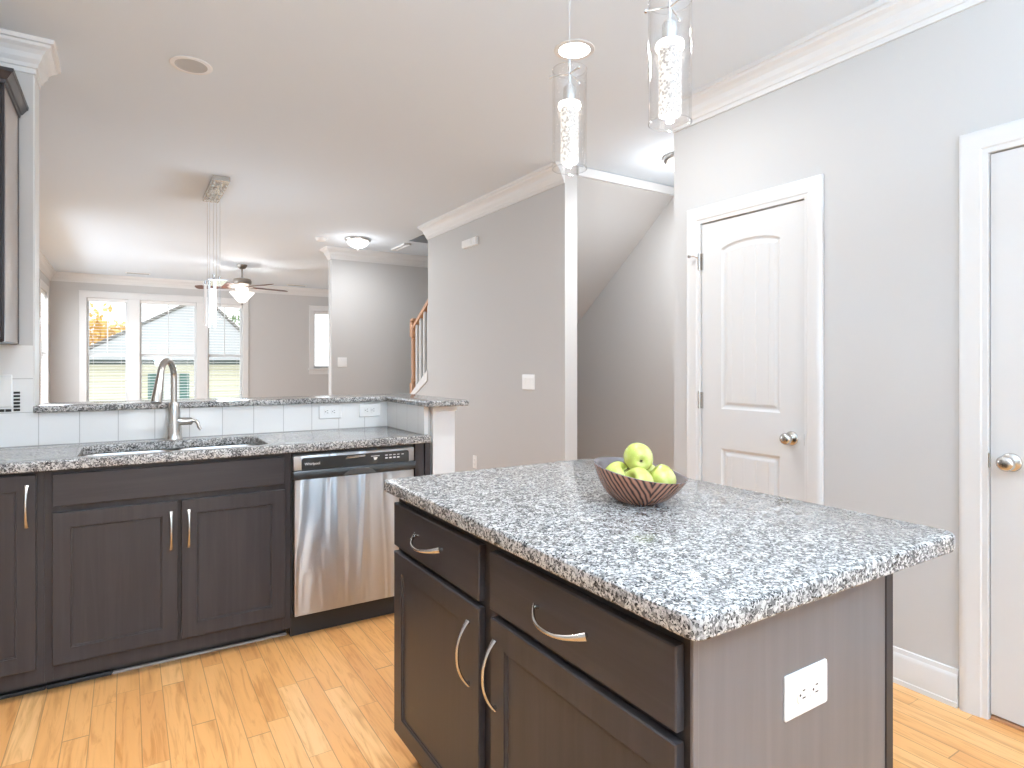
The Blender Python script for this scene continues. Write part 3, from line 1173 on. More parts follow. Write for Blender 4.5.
def rrect(x0, x1, y0, y1, rs, n=6):
    """rounded rectangle, radii for corners (x1y1, x0y1, x0y0, x1y0)"""
    pts = []
    for (cx, cy, a0), r in zip(((x1, y1, 0), (x0, y1, 90), (x0, y0, 180), (x1, y0, 270)), rs):
        sx = -1 if cx == x1 else 1
        sy = -1 if cy == y1 else 1
        for i in range(n+1):
            a = math.radians(a0+90*i/n)
            pts.append((cx+sx*r+r*math.cos(a), cy+sy*r+r*math.sin(a)))
    return pts

XI = 0.735
YN, YO = 0.642, 1.840
isl = thing('island_cabinet', 'dark two-drawer two-door kitchen island under the speckled top', 'cabinet', (1.03, 1.24, 0))
k = MB()
k.box(XI+0.004, 1.318, YN+0.006, YO-0.004, 0.105, 0.60)
k.box(XI, XI+0.020, YN+0.002, YO, 0.105, 0.874)
k.box(XI+0.02, 1.318, YO-0.02, YO, 0.105, 0.874)
k.box(1.30, 1.318, YN+0.006, YO, 0.105, 0.874)
k.box(XI+0.02, 1.318, YN+0.006, YN+0.03, 0.60, 0.874)
k.build('cabinet_body', M['cab_in'], isl)
MB().box(XI+0.06, 1.318, YN+0.05, YO-0.01, 0.0, 0.105).build('toe_kick', M['rubber'], isl)
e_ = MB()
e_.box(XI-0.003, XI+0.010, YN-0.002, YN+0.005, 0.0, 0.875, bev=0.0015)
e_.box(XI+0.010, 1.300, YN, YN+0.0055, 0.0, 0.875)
e_.build('end_panel', M['panel_glare'], isl)
MB().box(1.300, 1.326, YN-0.003, YN+0.012, 0.0, 0.875, bev=0.001).build('corner_strip', M['cab_in'], isl)
def fx(w_, o, z_):
    return (XI-o, w_, z_)
for (a, c_, hc) in ((1.283, 1.832, 1.571), (0.660, 1.231, 0.953)):
    dr = front(a, c_, 0.712, 0.846, fx).build('drawer', M['cab_y'], isl)
    pull(fx, hc, 0.784, 0.168, False).build('handle', M['nickel'], dr, smooth=40)
for (a, c_, hw) in ((1.283, 1.832, 1.330), (0.660, 1.226, 1.202)):
    dr = shaker(MB(), a, c_, 0.125, 0.694, fx).build('door', M['cab_v'], isl)
    pull(fx, hw, 0.571, 0.160).build('handle', M['nickel'], dr, smooth=40)

top = MB().slab(rrect(0.694, 1.546, 0.602, 1.872, (0.04, 0.012, 0.02, 0.045)), [], 0.876, 0.914, bev=0.006).build('island_countertop', M['granite'], smooth=35)
tag(top, 'grey speckled granite slab on top of the dark island', 'countertop')

# island outlet


def plate(parent_loc, label, cat, dims, fnp, kind, group=None, name=None):
    """wall plate in local (a, z, out) coordinates -> fnp"""
    hw, hh = dims
    o = thing(name or ('power_outlet' if kind.startswith('outlet') else 'light_switch'), label, cat, parent_loc, group)
    fn = fnp
    b = MB()
    pts = rrect(-hw, hw, -hh, hh, (0.004,)*4, 3)
    inn = rrect(-hw+0.004, hw-0.004, -hh+0.004, hh-0.004, (0.003,)*4, 3)
    bm = b.bm
    R = [[bm.verts.new(fn(u, v, 0.0005)) for u, v in pts], [bm.verts.new(fn(u, v, 0.003)) for u, v in pts], [bm.verts.new(fn(u, v, 0.006)) for u, v in inn]]
    n = len(pts)
    for a, c_ in zip(R, R[1:]):
        for i in range(n):
            bm.faces.new([a[i], a[(i+1) % n], c_[(i+1) % n], c_[i]])
    bm.faces.new(R[-1])
    bm.faces.new(R[0][::-1])
    bmesh.ops.recalc_face_normals(bm, faces=bm.faces)
    b.build('cover_plate', M['plastic'], o)
    if kind == 'outlet_h' or kind == 'outlet_v':
        for s_ in (-1, 1):
            def loc(u, v):
                return (s_*0.0195+v, u) if kind == 'outlet_h' else (u, s_*0.0195+v)
            r = MB()
            poly = [loc(u, v) for u, v in rrect(-0.0165, 0.0165, -0.0140, 0.0140, (0.008,)*4, 4)]
            r.prism(poly, lambda u, v, d_: fn(u, v, d_), 0.0055, 0.0085)
            ro = r.build('receptacle', M['plastic'], o)
            sl = MB()
            for (u, v, a, c_) in ((-0.0065, 0.003, 0.0012, 0.0045), (0.0065, 0.003, 0.0012, 0.0038)):
                q = [loc(u-a, v-c_), loc(u+a, v-c_), loc(u+a, v+c_), loc(u-a, v+c_)]
                sl.prism(q, lambda u_, v_, d_: fn(u_, v_, d_), 0.0080, 0.0088)
            q = [loc(0.0026*math.cos(i), -0.0075+0.0026*math.sin(i)) for i in [2*PI*j/8 for j in range(8)]]
            sl.prism(q, lambda u_, v_, d_: fn(u_, v_, d_), 0.0080, 0.0088)
            sl.build('slots', M['slot'], ro)
    elif kind in ('switch2', 'switch3'):
        for c0 in ((-0.023, 0.023) if kind == 'switch2' else (-0.046, 0, 0.046)):
            r = MB()
            r.prism([(c0-0.0165, -0.033), (c0+0.0165, -0.033), (c0+0.0165, 0.033), (c0-0.0165, 0.033)], lambda u, v, d_: fn(u, v, d_ + 0.0012*(v/0.033)), 0.005, 0.0085)
            r.build('rocker', M['plastic'], o)
    else:
        r = MB()
        r.prism([(-0.0165, -0.033), (0.0165, -0.033), (0.0165, 0.033), (-0.0165, 0.033)], lambda u, v, d_: fn(u, v, d_ + 0.0012*(v/0.033)), 0.005, 0.0085)
        r.build('rocker', M['plastic'], o)
    return o

plate((1.0245, YN, 0.7015), 'white double power outlet on the near end panel of the island', 'outlet', (0.0635, 0.0395),
      lambda u, v, d_: (1.0245+u, YN-d_, 0.7015+v), 'outlet_h')
plate((0.982, YT, 1.015), 'white power outlet on the tiles, nearer the sink', 'outlet', (0.064, 0.040),
      lambda u, v, d_: (0.982+u, YT-d_, 1.015+v), 'outlet_h', 'outlets on the bar tiles')
plate((1.215, YT, 1.015), 'white power outlet on the tiles beside the bar corner', 'outlet', (0.064, 0.040),
      lambda u, v, d_: (1.215+u, YT-d_, 1.015+v), 'outlet_h', 'outlets on the bar tiles')
plate((-0.495, YT, 1.165), 'white wall plate on the tiles at the left edge', 'outlet', (0.062, 0.073),
      lambda u, v, d_: (-0.495+u, YT-d_, 1.165+v), 'outlet_v')
plate((XP, 3.995, 1.147), 'wide white switch plate on the grey partition wall', 'switch', (0.088, 0.060),
      lambda u, v, d_: (XP-d_, 3.995-u, 1.147+v), 'switch3')
plate((XP, 4.87, 0.40), 'white power outlet low on the partition wall', 'outlet', (0.036, 0.058),
      lambda u, v, d_: (XP-d_, 4.87-u, 0.40+v), 'outlet_v')
plate((2.283, 7.6, 1.317), 'white switch plate on the wall to the left of the stairs', 'switch', (0.058, 0.060),
      lambda u, v, d_: (2.283+u, 7.6-d_, 1.317+v), 'switch2')

# black and white mosaic accent beside the left plate
mo = thing('mosaic_border', 'small black mosaic strip beside the left wall plate', 'tile accent', (-0.45, YT, 1.07))
b = MB()
for i in range(6):
    b.box(-0.429, -0.406, YT-0.003, YT-0.0004, 1.074+i*0.0155, 1.084+i*0.0155)
b.build('mosaic_column', M['black'], mo)
b = MB()
for i in range(6):
    b.box(-0.575+i*0.0235, -0.554+i*0.0235, YT-0.003, YT-0.0004, 1.072, 1.084)
b.build('mosaic_row', M['black'], mo)

# ------------------------------------------------------------------ sink run counter, sink, faucet, raised bar
SX0, SX1, SY0, SY1 = -0.168, 0.560, 2.985, 3.365
hole = rrect(SX0, SX1, SY0, SY1, (0.06,)*4, 6)
ct = MB().slab([(-1.60, 2.915), (1.335, 2.915), (1.347, 2.926), (1.347, 2.963), (1.3235, 2.963), (1.3235, YT-0.001), (-1.60, YT-0.001)], [hole[::-1]], 0.876, 0.914, bev=0.005).build('sink_countertop', M['granite2'], smooth=35)
tag(ct, 'polished granite counter with a sink cutout along the tiled wall', 'countertop')

sk = thing('kitchen_sink', 'stainless double-bowl sink set under the granite counter', 'sink', (0.195, 3.2, 0.68))
def bowl_mesh(x0, x1, y0, y1, zt, dep):
    b = MB()
    bm = b.bm
    R = []
    for (ins, z_, r) in ((-0.020, zt, 0.06), (-0.002, zt, 0.055), (0.004, zt-0.02, 0.055), (0.012, zt-dep+0.03, 0.055), (0.022, zt-dep+0.008, 0.05), (0.045, zt-dep, 0.04), (0.12, zt-dep-0.003, 0.03)):
        R.append([bm.verts.new((u, v, z_)) for u, v in rrect(x0+ins, x1-ins, y0+ins, y1-ins, (r,)*4, 6)])
    n = len(R[0])
    for a, c_ in zip(R, R[1:]):
        for i in range(n):
            bm.faces.new([a[i], a[(i+1) % n], c_[(i+1) % n], c_[i]])
    bm.faces.new(R[-1])
    bmesh.ops.recalc_face_normals(bm, faces=bm.faces)
    return b
for a, c_ in ((SX0+0.004, 0.186), (0.206, SX1-0.004)):
    bo = bowl_mesh(a, c_, SY0+0.004, SY1-0.004, 0.8745, 0.19).build('sink_bowl', M['sinksteel'], sk, smooth=50)
    MB().lathe([(0, 0.003), (0.03, 0.003), (0.036, 0.001), (0.04, 0.0)], ((a+c_)/2, 3.24, 0.682), 'Z', 20).build('drain', M['chrome'], bo, smooth=40)

fc = thing('kitchen_faucet', 'brushed nickel gooseneck faucet behind the sink', 'faucet', (0.222, 3.435, 0.914))
b = MB()
fx0, fy0 = 0.196, 3.435
b.lathe([(0, 0), (0.040, 0), (0.040, 0.006), (0.036, 0.012), (0.0345, 0.04), (0.031, 0.10), (0.0265, 0.15), (0.021, 0.175), (0.016, 0.185), (0, 0.185)], (fx0, fy0, 0.914), 'Z', 28)
b.build('faucet_body', M['nickel'], fc, smooth=45)
pts, rad = [], []
hx, hy = -0.075, -0.205           # direction of the spout
for i in range(25):
    f = i/24
    if f < 0.42:
        g_ = f/0.42
        pts.append((fx0, fy0, 1.07+0.155*g_))
    else:
        g_ = (f-0.42)/0.58
        a = g_*PI*0.90
        q = 0.5*(1-math.cos(a))
        pts.append((fx0+hx*q*0.86, fy0+hy*q*0.86, 1.225+0.075*math.sin(a)))
    rad.append(0.0145)
b = MB()
b.tube(pts, rad, 16)
b.build('gooseneck', M['nickel'], fc, smooth=45)
e0 = Vector(pts[-1])
e1 = Vector((fx0+hx*1.12, fy0+hy*1.12, 1.108))
b = MB()
b.tube([e0, e0.lerp(e1, 0.12), e0.lerp(e1, 0.16), e0.lerp(e1, 0.6), e0.lerp(e1, 0.95), e1], [0.0150, 0.0155, 0.0165, 0.020, 0.0235, 0.022], 18)
b.build('spray_head', M['nickel'], fc, smooth=45)
b = MB()
b.tube([(fx0+0.015, fy0-0.01, 1.002), (fx0+0.075, fy0-0.022, 1.002), (fx0+0.080, fy0-0.022, 1.002)], [0.019, 0.0185, 0.013], 18)
b.tube([(fx0+0.076, fy0-0.022, 1.004), (fx0+0.094, fy0-0.026, 1.004), (fx0+0.104, fy0-0.029, 0.992), (fx0+0.108, fy0-0.031, 0.972), (fx0+0.118, fy0-0.034, 0.958)],
       [0.009, 0.0085, 0.0085, 0.008, 0.006], 12)
b.build('lever', M['nickel'], fc, smooth=45)

# raised bar top: L shaped slab
outer = [(-0.352, YT-0.022), (-0.352, YT+0.30), (1.62, YT+0.30), (1.62, 2.93), (1.60, 2.885), (1.555, 2.872), (1.306, 2.872), (1.306, YT-0.022)]
outer = [(-0.352, YT-0.022), (1.304, YT-0.022), (1.304, 2.870), (1.520, 2.870), (1.545, 2.878), (1.555, 2.902), (1.555, YT+0.30), (-0.352, YT+0.30)]
br = MB().slab(outer, [], 1.064, 1.094, bev=0.006).build('raised_bar_top', M['granite2'], smooth=35)
tag(br, 'narrow raised granite bar ledge above the white tiles, turning at the right post', 'bar top')

# ------------------------------------------------------------------ dishwasher
dw = thing('dishwasher', 'stainless steel dishwasher with a black control strip', 'dishwasher', (0.95, 3.2, 0))
k = MB()
k.box(0.650, 1.252, YC+0.004, YT-0.02, 0.10, 0.868)
k.box(0.647, 1.258, YC-0.004, YC+0.05, 0.855, 0.872)
k.box(0.647, 0.651, YC-0.004, YC+0.05, 0.10, 0.872)
k.build('tub_shell', M['black'], dw)
MB().box(0.652, 1.252, 2.99, 3.02, 0.0, 0.105).build('kick_plate', M['rubber'], dw)
# door skin with gentle roll at the top and bottom
dp = MB()
dp.box(0.655, 1.250, YC-0.032, YC+0.003, 0.112, 0.748, bev=0.006, seg=3)
dp.build('door_panel', M['steel'], dw, smooth=40)
hb = MB()
hb.prism([(0.0, 0.744), (0.030, 0.744), (0.040, 0.750), (0.042, 0.760), (0.042, 0.774), (0.036, 0.788), (0.0, 0.788)], lambda u, v, d_: (d_, YC-u, v), 0.651, 1.254)
hdl = hb.build('handle_strip', M['black'], dw, smooth=40)
gp = MB()
gp.prism([(0.880, 0.752), (0.905, 0.770), (0.925, 0.777), (1.005, 0.777), (1.025, 0.770), (1.045, 0.752)], lambda u, v, d_: (u, YC-d_, v), 0.041, 0.0432)
M['grip'] = mat('dark_grip', (0.075, 0.073, 0.07, 1), 0.3)
gp.build('finger_pull', M['grip'], hdl)
cp = MB()
cp.box(0.652, 1.252, YC-0.028, YC+0.003, 0.788, 0.858, bev=0.004)
cpo = cp.build('control_panel', M['steel'], dw, smooth=40)
MB().prism(rrect(0.688, 1.222, 0.789, 0.846, (0.012, 0.012, 0.004, 0.004), 4), lambda u, v, d_: (u, YC-d_, v), 0.027, 0.0300).build('control_face', M['black'], cpo)
bt = MB()
for i in range(4):
    for (zz, hh_) in ((0.829, 0.0035), (0.815, 0.006)):
        bt.box(1.095+i*0.021, 1.108+i*0.021, YC-0.0310, YC-0.0298, zz-hh_/2, zz+hh_/2)
bt.box(1.182, 1.194, YC-0.0310, YC-0.0298, 0.827, 0.830)
bt.build('button_print', M['print'], cpo)
bt = MB()
bt.box(1.022, 1.066, YC-0.0310, YC-0.0298, 0.828, 0.8305)
bt.prism([(1.034, 0.823), (1.056, 0.823), (1.050, 0.812), (1.040, 0.809)], lambda u, v, d_: (u, YC-d_, v), 0.0298, 0.031)
bt.build('display_print', M['print'], cpo)
bt = MB()
bt.prism([(0.893, 0.826), (0.992, 0.832), (0.992, 0.840), (0.903, 0.838)], lambda u, v, d_: (u, YC-d_, v), 0.0298, 0.031)
bt.build('vent_highlight', M['nickel'], cpo)
# maker's lettering
fcv = D.curves.new('logo', 'FONT')
fcv.body = 'Whirlpool'
fcv.size = 0.017
fcv.extrude = 0.0004
tmp = D.objects.new('logo_tmp', fcv)
C.objects.link(tmp)
bpy.context.view_layer.update()
me = D.meshes.new_from_object(tmp.evaluated_get(bpy.context.evaluated_depsgraph_get()))
D.objects.remove(tmp)
me.transform(Matrix.Rotation(PI/2, 4, 'X'))
me.materials.clear()
me.materials.append(M['print'])
lg = D.objects.new('logo_lettering', me)
C.objects.link(lg)
lg.parent = cpo
lg.location = Vector((0.702, YC-0.0306, 0.812))-WL[cpo.name]

# ------------------------------------------------------------------ fruit bowl and apples
BX, BY = 1.166, 1.203
ZB = 0.9145
bowl = thing('fruit_bowl', 'brown striped fruit bowl full of apples on the island top', 'bowl', (BX, BY, ZB))
def bowl_surf(prof, n=64):
    b = MB()
    bm = b.bm
    phi0 = math.radians(118)
    R = []
    for r, z_ in prof:
        f = (z_/0.085)
        ring = []
        for i in range(n):
            a = 2*PI*i/n
            tilt = 0.021*math.cos(a-phi0)*f*f
            rr = 0.962*r*(1+0.05*math.cos(2*(a-phi0))*f)
            ring.append(bm.verts.new((BX+rr*math.cos(a), BY+rr*math.sin(a), ZB+z_+tilt)))
        R.append(ring)
    for a, c_ in zip(R, R[1:]):
        for i in range(n):
            bm.faces.new([a[i], a[(i+1) % n], c_[(i+1) % n], c_[i]])
    return b, R
outp = [(0.020, 0.0), (0.056, 0.0), (0.063, 0.003), (0.080, 0.012), (0.096, 0.027), (0.108, 0.045), (0.117, 0.063), (0.1225, 0.077), (0.1245, 0.084)]
inp = [(0.1245, 0.084), (0.1225, 0.0855), (0.1195, 0.083), (0.1175, 0.076), (0.1125, 0.063), (0.1035, 0.046), (0.091, 0.029), (0.074, 0.015), (0.050, 0.006), (0.012, 0.005)]
b, R = bowl_surf(outp)
b.bm.faces.new(R[0][::-1])
bmesh.ops.recalc_face_normals(b.bm, faces=b.bm.faces)
b.build('bowl_side', M['bowl'], bowl, smooth=60)
b, R = bowl_surf(inp)
b.bm.faces.new(R[-1])
bmesh.ops.recalc_face_normals(b.bm, faces=b.bm.faces)
if sum(f.normal.z for f in b.bm.faces) < 0:
    bmesh.ops.reverse_faces(b.bm, faces=b.bm.faces)
b.build('bowl_inside', M['bowl_in'], bowl, smooth=60)

def apple(loc, rot, s, label, stem):
    o = thing('apple', label, 'apple', loc, 'green apples in the fruit bowl')
    b = MB()
    bm = b.bm
    prof = [(0.0, 0.0225), (0.004, 0.0228), (0.009, 0.0265), (0.014, 0.0315), (0.020, 0.0338), (0.027, 0.0318), (0.033, 0.0255), (0.0372, 0.0160), (0.0385, 0.0050),
            (0.0375, -0.0070), (0.0340, -0.0180), (0.0285, -0.0265), (0.0215, -0.0325), (0.0150, -0.0345), (0.0095, -0.0325), (0.0045, -0.0290), (0.0, -0.0280)]
    b.lathe(prof, (0, 0, 0), 'Z', 36)
    for v in bm.verts:
        a = math.atan2(v.co.y, v.co.x)
        low = max(0, -v.co.z/0.035)
        k_ = 1+0.022*math.cos(5*a)*(0.3+low)+0.012*math.sin(2*a+1)
        v.co.x *= k_
        v.co.y *= k_
        v.co *= s
    b.bm.transform(rot.to_4x4())
    bmesh.ops.translate(b.bm, vec=loc, verts=b.bm.verts)
    b.build('flesh', M['apple'], o, smooth=80)
    if stem:
        st = MB()
        st.tube([Vector((0, 0, 0.022))*s, Vector((0.001, 0, 0.031))*s, Vector((0.003, 0.001, 0.040))*s], [0.0013, 0.0012, 0.0017], 8)
        st.bm.transform(rot.to_4x4())
        bmesh.ops.translate(st.bm, vec=loc, verts=st.bm.verts)
        st.build('stem', M['pear'], o, smooth=50)
    cx = MB()
    for i in range(5):
        a = 2*PI*i/5
        cx.tube([Vector((0.001*math.cos(a), 0.001*math.sin(a), -0.028))*s, Vector((0.005*math.cos(a), 0.005*math.sin(a), -0.0335))*s], [0.0016, 0.0005], 6)
    cx.bm.transform(rot.to_4x4())
    bmesh.ops.translate(cx.bm, vec=loc, verts=cx.bm.verts)
    cx.build('calyx', M['pear'], o)

def rot(axis, deg):
    return Matrix.Rotation(math.radians(deg), 3, axis)
rv, fv = Vector((0.8455, -0.534, 0)), Vector((0.534, 0.8455, 0))
def bpos(l, f, z_):
    q = Vector((BX, BY, 0))+rv*l+fv*f
    return (q.x, q.y, z_)
# the top apple shows its blossom end to the camera
face = Vector((-0.50, -0.82, -0.12)).normalized()
qt = Vector((0, 0, -1)).rotation_difference(face).to_matrix()
apple(bpos(-0.002, 0.006, 1.030), qt, 1.02, 'green apple on top of the pile, blossom end showing', False)
apple(bpos(-0.060, 0.010, 0.980), rot('X', 50) @ rot('Y', 20), 0.97, 'green apple at the left side of the bowl under the top one', True)
apple(bpos(-0.012, -0.050, 0.975), rot('Y', -70), 0.96, 'pale green apple at the front of the bowl', False)
apple(bpos(0.056, -0.012, 0.975), rot('X', -35) @ rot('Y', -30), 0.98, 'yellow-green apple at the right end of the bowl', False)
apple(bpos(0.020, 0.055, 0.978), rot('Y', 20), 0.96, 'green apple mostly hidden at the back of the bowl', True)

# ------------------------------------------------------------------ pendants over the island


def pendant(x, y, z0, z1, label):
    o = thing('pendant_light', label, 'pendant light', (x, y, CZ), 'glass pendants over the island')
    R_ = 0.051
    b = MB()
    b.lathe([(R_, z0), (R_, z1), (R_-0.0035, z1), (R_-0.0035, z0+0.004), (R_, z0)], (x, y, 0), 'Z', 40)
    b.build('glass_cylinder', M['clear'], o, smooth=60)
    for zz in (z0+0.001, z1-0.001):
        b = MB()
        pts_ = [(x+R_*math.cos(2*PI*i/40), y+R_*math.sin(2*PI*i/40), zz) for i in range(41)]
        b.tube(pts_, 0.0012, 6, caps=False)
        b.build('glass_rim', M['crystal'], o, smooth=60)
    ri = 0.0265
    zc0, zc1 = z0+0.018, z1-0.115
    b = MB()
    b.lathe([(0, zc0), (ri-0.003, zc0), (ri, zc0+0.003), (ri, zc1), (0, zc1)], (x, y, 0), 'Z', 32)
    b.build('bubble_crystal', M['bubble'], o, smooth=60)
    b = MB()
    b.lathe([(0, zc1+0.0005), (ri+0.006, zc1+0.0005), (ri+0.008, zc1+0.006), (ri+0.006, zc1+0.015), (0, zc1+0.017)], (x, y, 0), 'Z', 32)
    b.build('lamp_ring', M['ring_lamp'], o, smooth=60)
    b = MB()
    b.lathe([(0.0, zc1+0.018), (0.019, zc1+0.018), (0.019, zc1+0.060), (0.012, zc1+0.070), (0.006, zc1+0.075), (0, zc1+0.075)], (x, y, 0), 'Z', 24)
    b.build('socket', M['chrome'], o, smooth=40)
    b = MB()
    za = z1-0.018
    for i in range(3):
        a = math.radians(20+120*i)
        b.tube([(x, y, za+0.006), (x+0.6*R_*math.cos(a), y+0.6*R_*math.sin(a), za+0.004), (x+1.12*R_*math.cos(a), y+1.12*R_*math.sin(a), za)], [0.0025, 0.0022, 0.0022], 8)
        b.cyl(0.004, -0.004, 0.004, (x+1.12*R_*math.cos(a), y+1.12*R_*math.sin(a), za), 'Z', 10, 0.001)
    b.tube([(x, y, zc1+0.07), (x, y, z1+0.03)], 0.004, 10)
    b.build('spider', M['chrome'], o, smooth=40)
    MB().tube([(x, y, z1+0.03), (x, y, CZ-0.02)], 0.0012, 8).build('cord', M['chrome'], o)
    MB().lathe([(0, -0.03), (0.02, -0.03), (0.055, -0.022), (0.06, -0.012), (0.06, 0), (0, 0)], (x, y, CZ), 'Z', 32).build('canopy', M['chrome'], o, smooth=40)
    pl = D.lights.new('pendant_lamp', 'POINT')
    pl.energy = 4.2
    pl.color = (0.85, 0.95, 1.03)
    pl.shadow_soft_size = 0.008
    lo = D.objects.new('pendant_lamp', pl)
    C.objects.link(lo)
    lo.parent = o
    lo.location = (0, 0, z0+0.009-CZ)
pendant(1.113, 1.442, 1.862, 2.158, 'clear glass pendant with glowing crystal core, the farther of two over the island')
pendant(1.107, 1.040, 1.862, 2.156, 'clear glass pendant with glowing crystal core, the nearer of two over the island')

# ------------------------------------------------------------------ ceiling things


def downlight(x, y, lit, label):
    o = thing('recessed_light', label, 'ceiling light', (x, y, CZ))
    b = MB()
    b.lathe([(0.072, -0.004), (0.092, -0.004), (0.094, -0.002), (0.094, -0.0002), (0.072, -0.0002), (0.072, -0.004)], (x, y, CZ), 'Z', 40)
    b.build('trim_ring', M['trim'], o, smooth=40)
    if lit:
        MB().lathe([(0, -0.003), (0.066, -0.0032), (0.072, -0.0014), (0.072, -0.0002), (0, -0.0002)], (x, y, CZ), 'Z', 40).build('lit_lens', M['lamp_lens'], o, smooth=40)
        l = D.lights.new('downlight_lamp', 'AREA')
        l.shape = 'DISK'
        l.size = 0.13
        l.energy = 14
        l.color = (0.94, 0.97, 1.01)
        lo = D.objects.new('downlight_lamp', l)
        C.objects.link(lo)
        lo.parent = o
        lo.location = (0, 0, -0.012)
    else:
        MB().lathe([(0.072, -0.0035), (0.066, -0.0022), (0.05, -0.0010), (0, -0.0008), ], (x, y, CZ), 'Z', 40).build('baffle', M['baffle'], o, smooth=40)
M['baffle'] = mat('recessed_baffle', (0.42, 0.415, 0.40, 1), 0.5)
downlight(0.265, 3.345, False, 'unlit recessed ceiling light above the sink area')
downlight(1.752, 2.234, True, 'lit recessed ceiling light behind the farther pendant')


def flush(x, y, label, power, R_=0.148):
    o = thing('flush_ceiling_light', label, 'ceiling light', (x, y, CZ), 'flush dome ceiling lights')
    MB().lathe([(0, -0.0005), (R_, -0.0005), (R_+0.002, -0.010), (R_-0.004, -0.024), (R_-0.018, -0.030), (R_-0.03, -0.030)], (x, y, CZ), 'Z', 40).build('metal_pan', M['nickel'], o, smooth=40)
    MB().lathe([(R_-0.026, -0.029), (R_-0.022, -0.045), (R_-0.045, -0.075), (R_-0.085, -0.100), (0.02, -0.112), (0, -0.113)], (x, y, CZ), 'Z', 40).build('glass_dome', M['lamp_bowl'], o, smooth=60)
    MB().lathe([(0, -0.112), (0.010, -0.113), (0.011, -0.122), (0.006, -0.130), (0, -0.132)], (x, y, CZ), 'Z', 16).build('finial', M['nickel'], o, smooth=60)
    l = D.lights.new('dome_lamp_down', 'AREA')
    l.shape = 'DISK'
    l.size = 0.2
    l.energy = power
    l.color = (0.94, 0.97, 1.01)
    lo = D.objects.new('dome_lamp_down', l)
    C.objects.link(lo)
    lo.parent = o
    lo.location = (0, 0, -0.14)
    l = D.lights.new('dome_lamp', 'POINT')
    l.energy = power*0.4
    l.color = (0.94, 0.97, 1.01)
    l.shadow_soft_size = 0.08
    lo = D.objects.new('dome_lamp', l)
    C.objects.link(lo)
    lo.parent = o
    lo.location = (0, 0, -0.22)
flush(2.255, 6.90, 'lit dome ceiling light in front of the wall by the stairs', 8)
flush(3.305, 2.965, 'lit dome ceiling light half hidden behind the wall with doors', 14)

sd = thing('smoke_detector', 'round white smoke detector on the ceiling left of the dome light', 'smoke detector', (1.885, 7.10, CZ))
MB().lathe([(0, -0.034), (0.040, -0.034), (0.052, -0.026), (0.056, -0.012), (0.056, -0.0005), (0, -0.0005)], (1.885, 7.10, CZ), 'Z', 28).build('detector_body', M['plastic'], sd, smooth=35)
MB().lathe([(0.066, -0.010), (0.068, -0.0005), (0.05, -0.0005), (0.05, -0.012), (0.066, -0.010)], (1.885, 7.10, CZ), 'Z', 28).build('base_ring', M['plastic'], sd, smooth=35)

vt = thing('ceiling_vent', 'narrow white air register on the ceiling beside the stair opening', 'vent', (2.55, 6.9, CZ))
vx0, vx1, vy0, vy1 = 2.80, 2.88, 6.83, 7.28
vt.location = ((vx0+vx1)/2, (vy0+vy1)/2, CZ)
WL[vt.name] = Vector(vt.location)
b = MB()
b.box(vx0, vx1, vy0, vy0+0.02, CZ-0.022, CZ-0.0005, bev=0.002)
b.box(vx0, vx1, vy1-0.02, vy1, CZ-0.022, CZ-0.0005, bev=0.002)
b.box(vx0, vx0+0.014, vy0, vy1, CZ-0.022, CZ-0.0005, bev=0.002)
b.box(vx1-0.014, vx1, vy0, vy1, CZ-0.022, CZ-0.0005, bev=0.002)
b.build('vent_frame', M['plastic'], vt)
b = MB()
for i in range(5):
    xx = vx0+0.021+i*0.0065
    b.prism([(xx, CZ-0.009), (xx+0.002, CZ-0.009), (xx+0.010, CZ-0.001), (xx+0.008, CZ-0.001)], lambda u, v, d_: (u, d_, v), vy0+0.02, vy1-0.02)
b.build('louvers', M['plastic'], vt)
for i, (vx, vy, lab) in enumerate(((0.15, 11.35, 'slim white register on the far living room ceiling, above the left window'), (2.62, 11.5, 'slim white register on the far living room ceiling, right of the fan'))):
    o = thing('ceiling_vent', lab, 'vent', (vx, vy, CZ))
    b = MB()
    b.box(vx-0.17, vx+0.17, vy-0.06, vy+0.06, CZ-0.008, CZ-0.0005, bev=0.003)
    b.build('vent_frame', M['plastic'], o)
    b = MB()
    for q in range(5):
        yy = vy-0.04+q*0.02
        b.box(vx-0.15, vx+0.15, yy-0.003, yy+0.003, CZ-0.011, CZ-0.007)
    b.build('louvers', M['baffle'], o)

# door chime on the partition
ch = thing('door_chime', 'small white chime box high on the partition wall', 'chime', (XP, 4.96, 2.37))
MB().box(XP-0.036, XP-0.0005, 4.80, 5.06, 2.365, 2.437, bev=0.006).build('chime_box', M['plastic'], ch)
MB().box(XP-0.043, XP-0.0355, 4.87, 5.053, 2.370, 2.432, bev=0.004).build('front_cover', M['plastic'], ch)

# ------------------------------------------------------------------ dining chandelier
dcx, dcy = 0.617, 5.56
dc = thing('crystal_chandelier', 'chrome ceiling plate with clear crystal rods hanging on wires', 'chandelier', (dcx, dcy, CZ))
MB().box(dcx-0.062, dcx+0.062, dcy-0.39, dcy+0.34, CZ-0.040, CZ-0.0005, bev=0.003).build('canopy', M['nickel'], dc)
rnd = random.Random(3)
stud = MB().lathe([(0, -0.016), (0.010, -0.006), (0.008, 0), (0, 0)], (dcx-0.045, dcy-0.33, CZ-0.0405), 'Z', 6).build('crystal_stud', M['print'], dc)
for i in range(1, 64):
    o_ = stud.copy()
    C.objects.link(o_)
    o_.parent = dc
    o_.location = stud.location+Vector(((i % 4)*0.030+rnd.uniform(-0.008, 0.008), (i//4)*0.041+rnd.uniform(-0.010, 0.010), 0))
    s_ = rnd.uniform(0.6, 1.15)
    o_.scale = (s_, s_, s_)
M['wire'] = mat('grey_wire', (0.55, 0.55, 0.54, 1), 0.5)
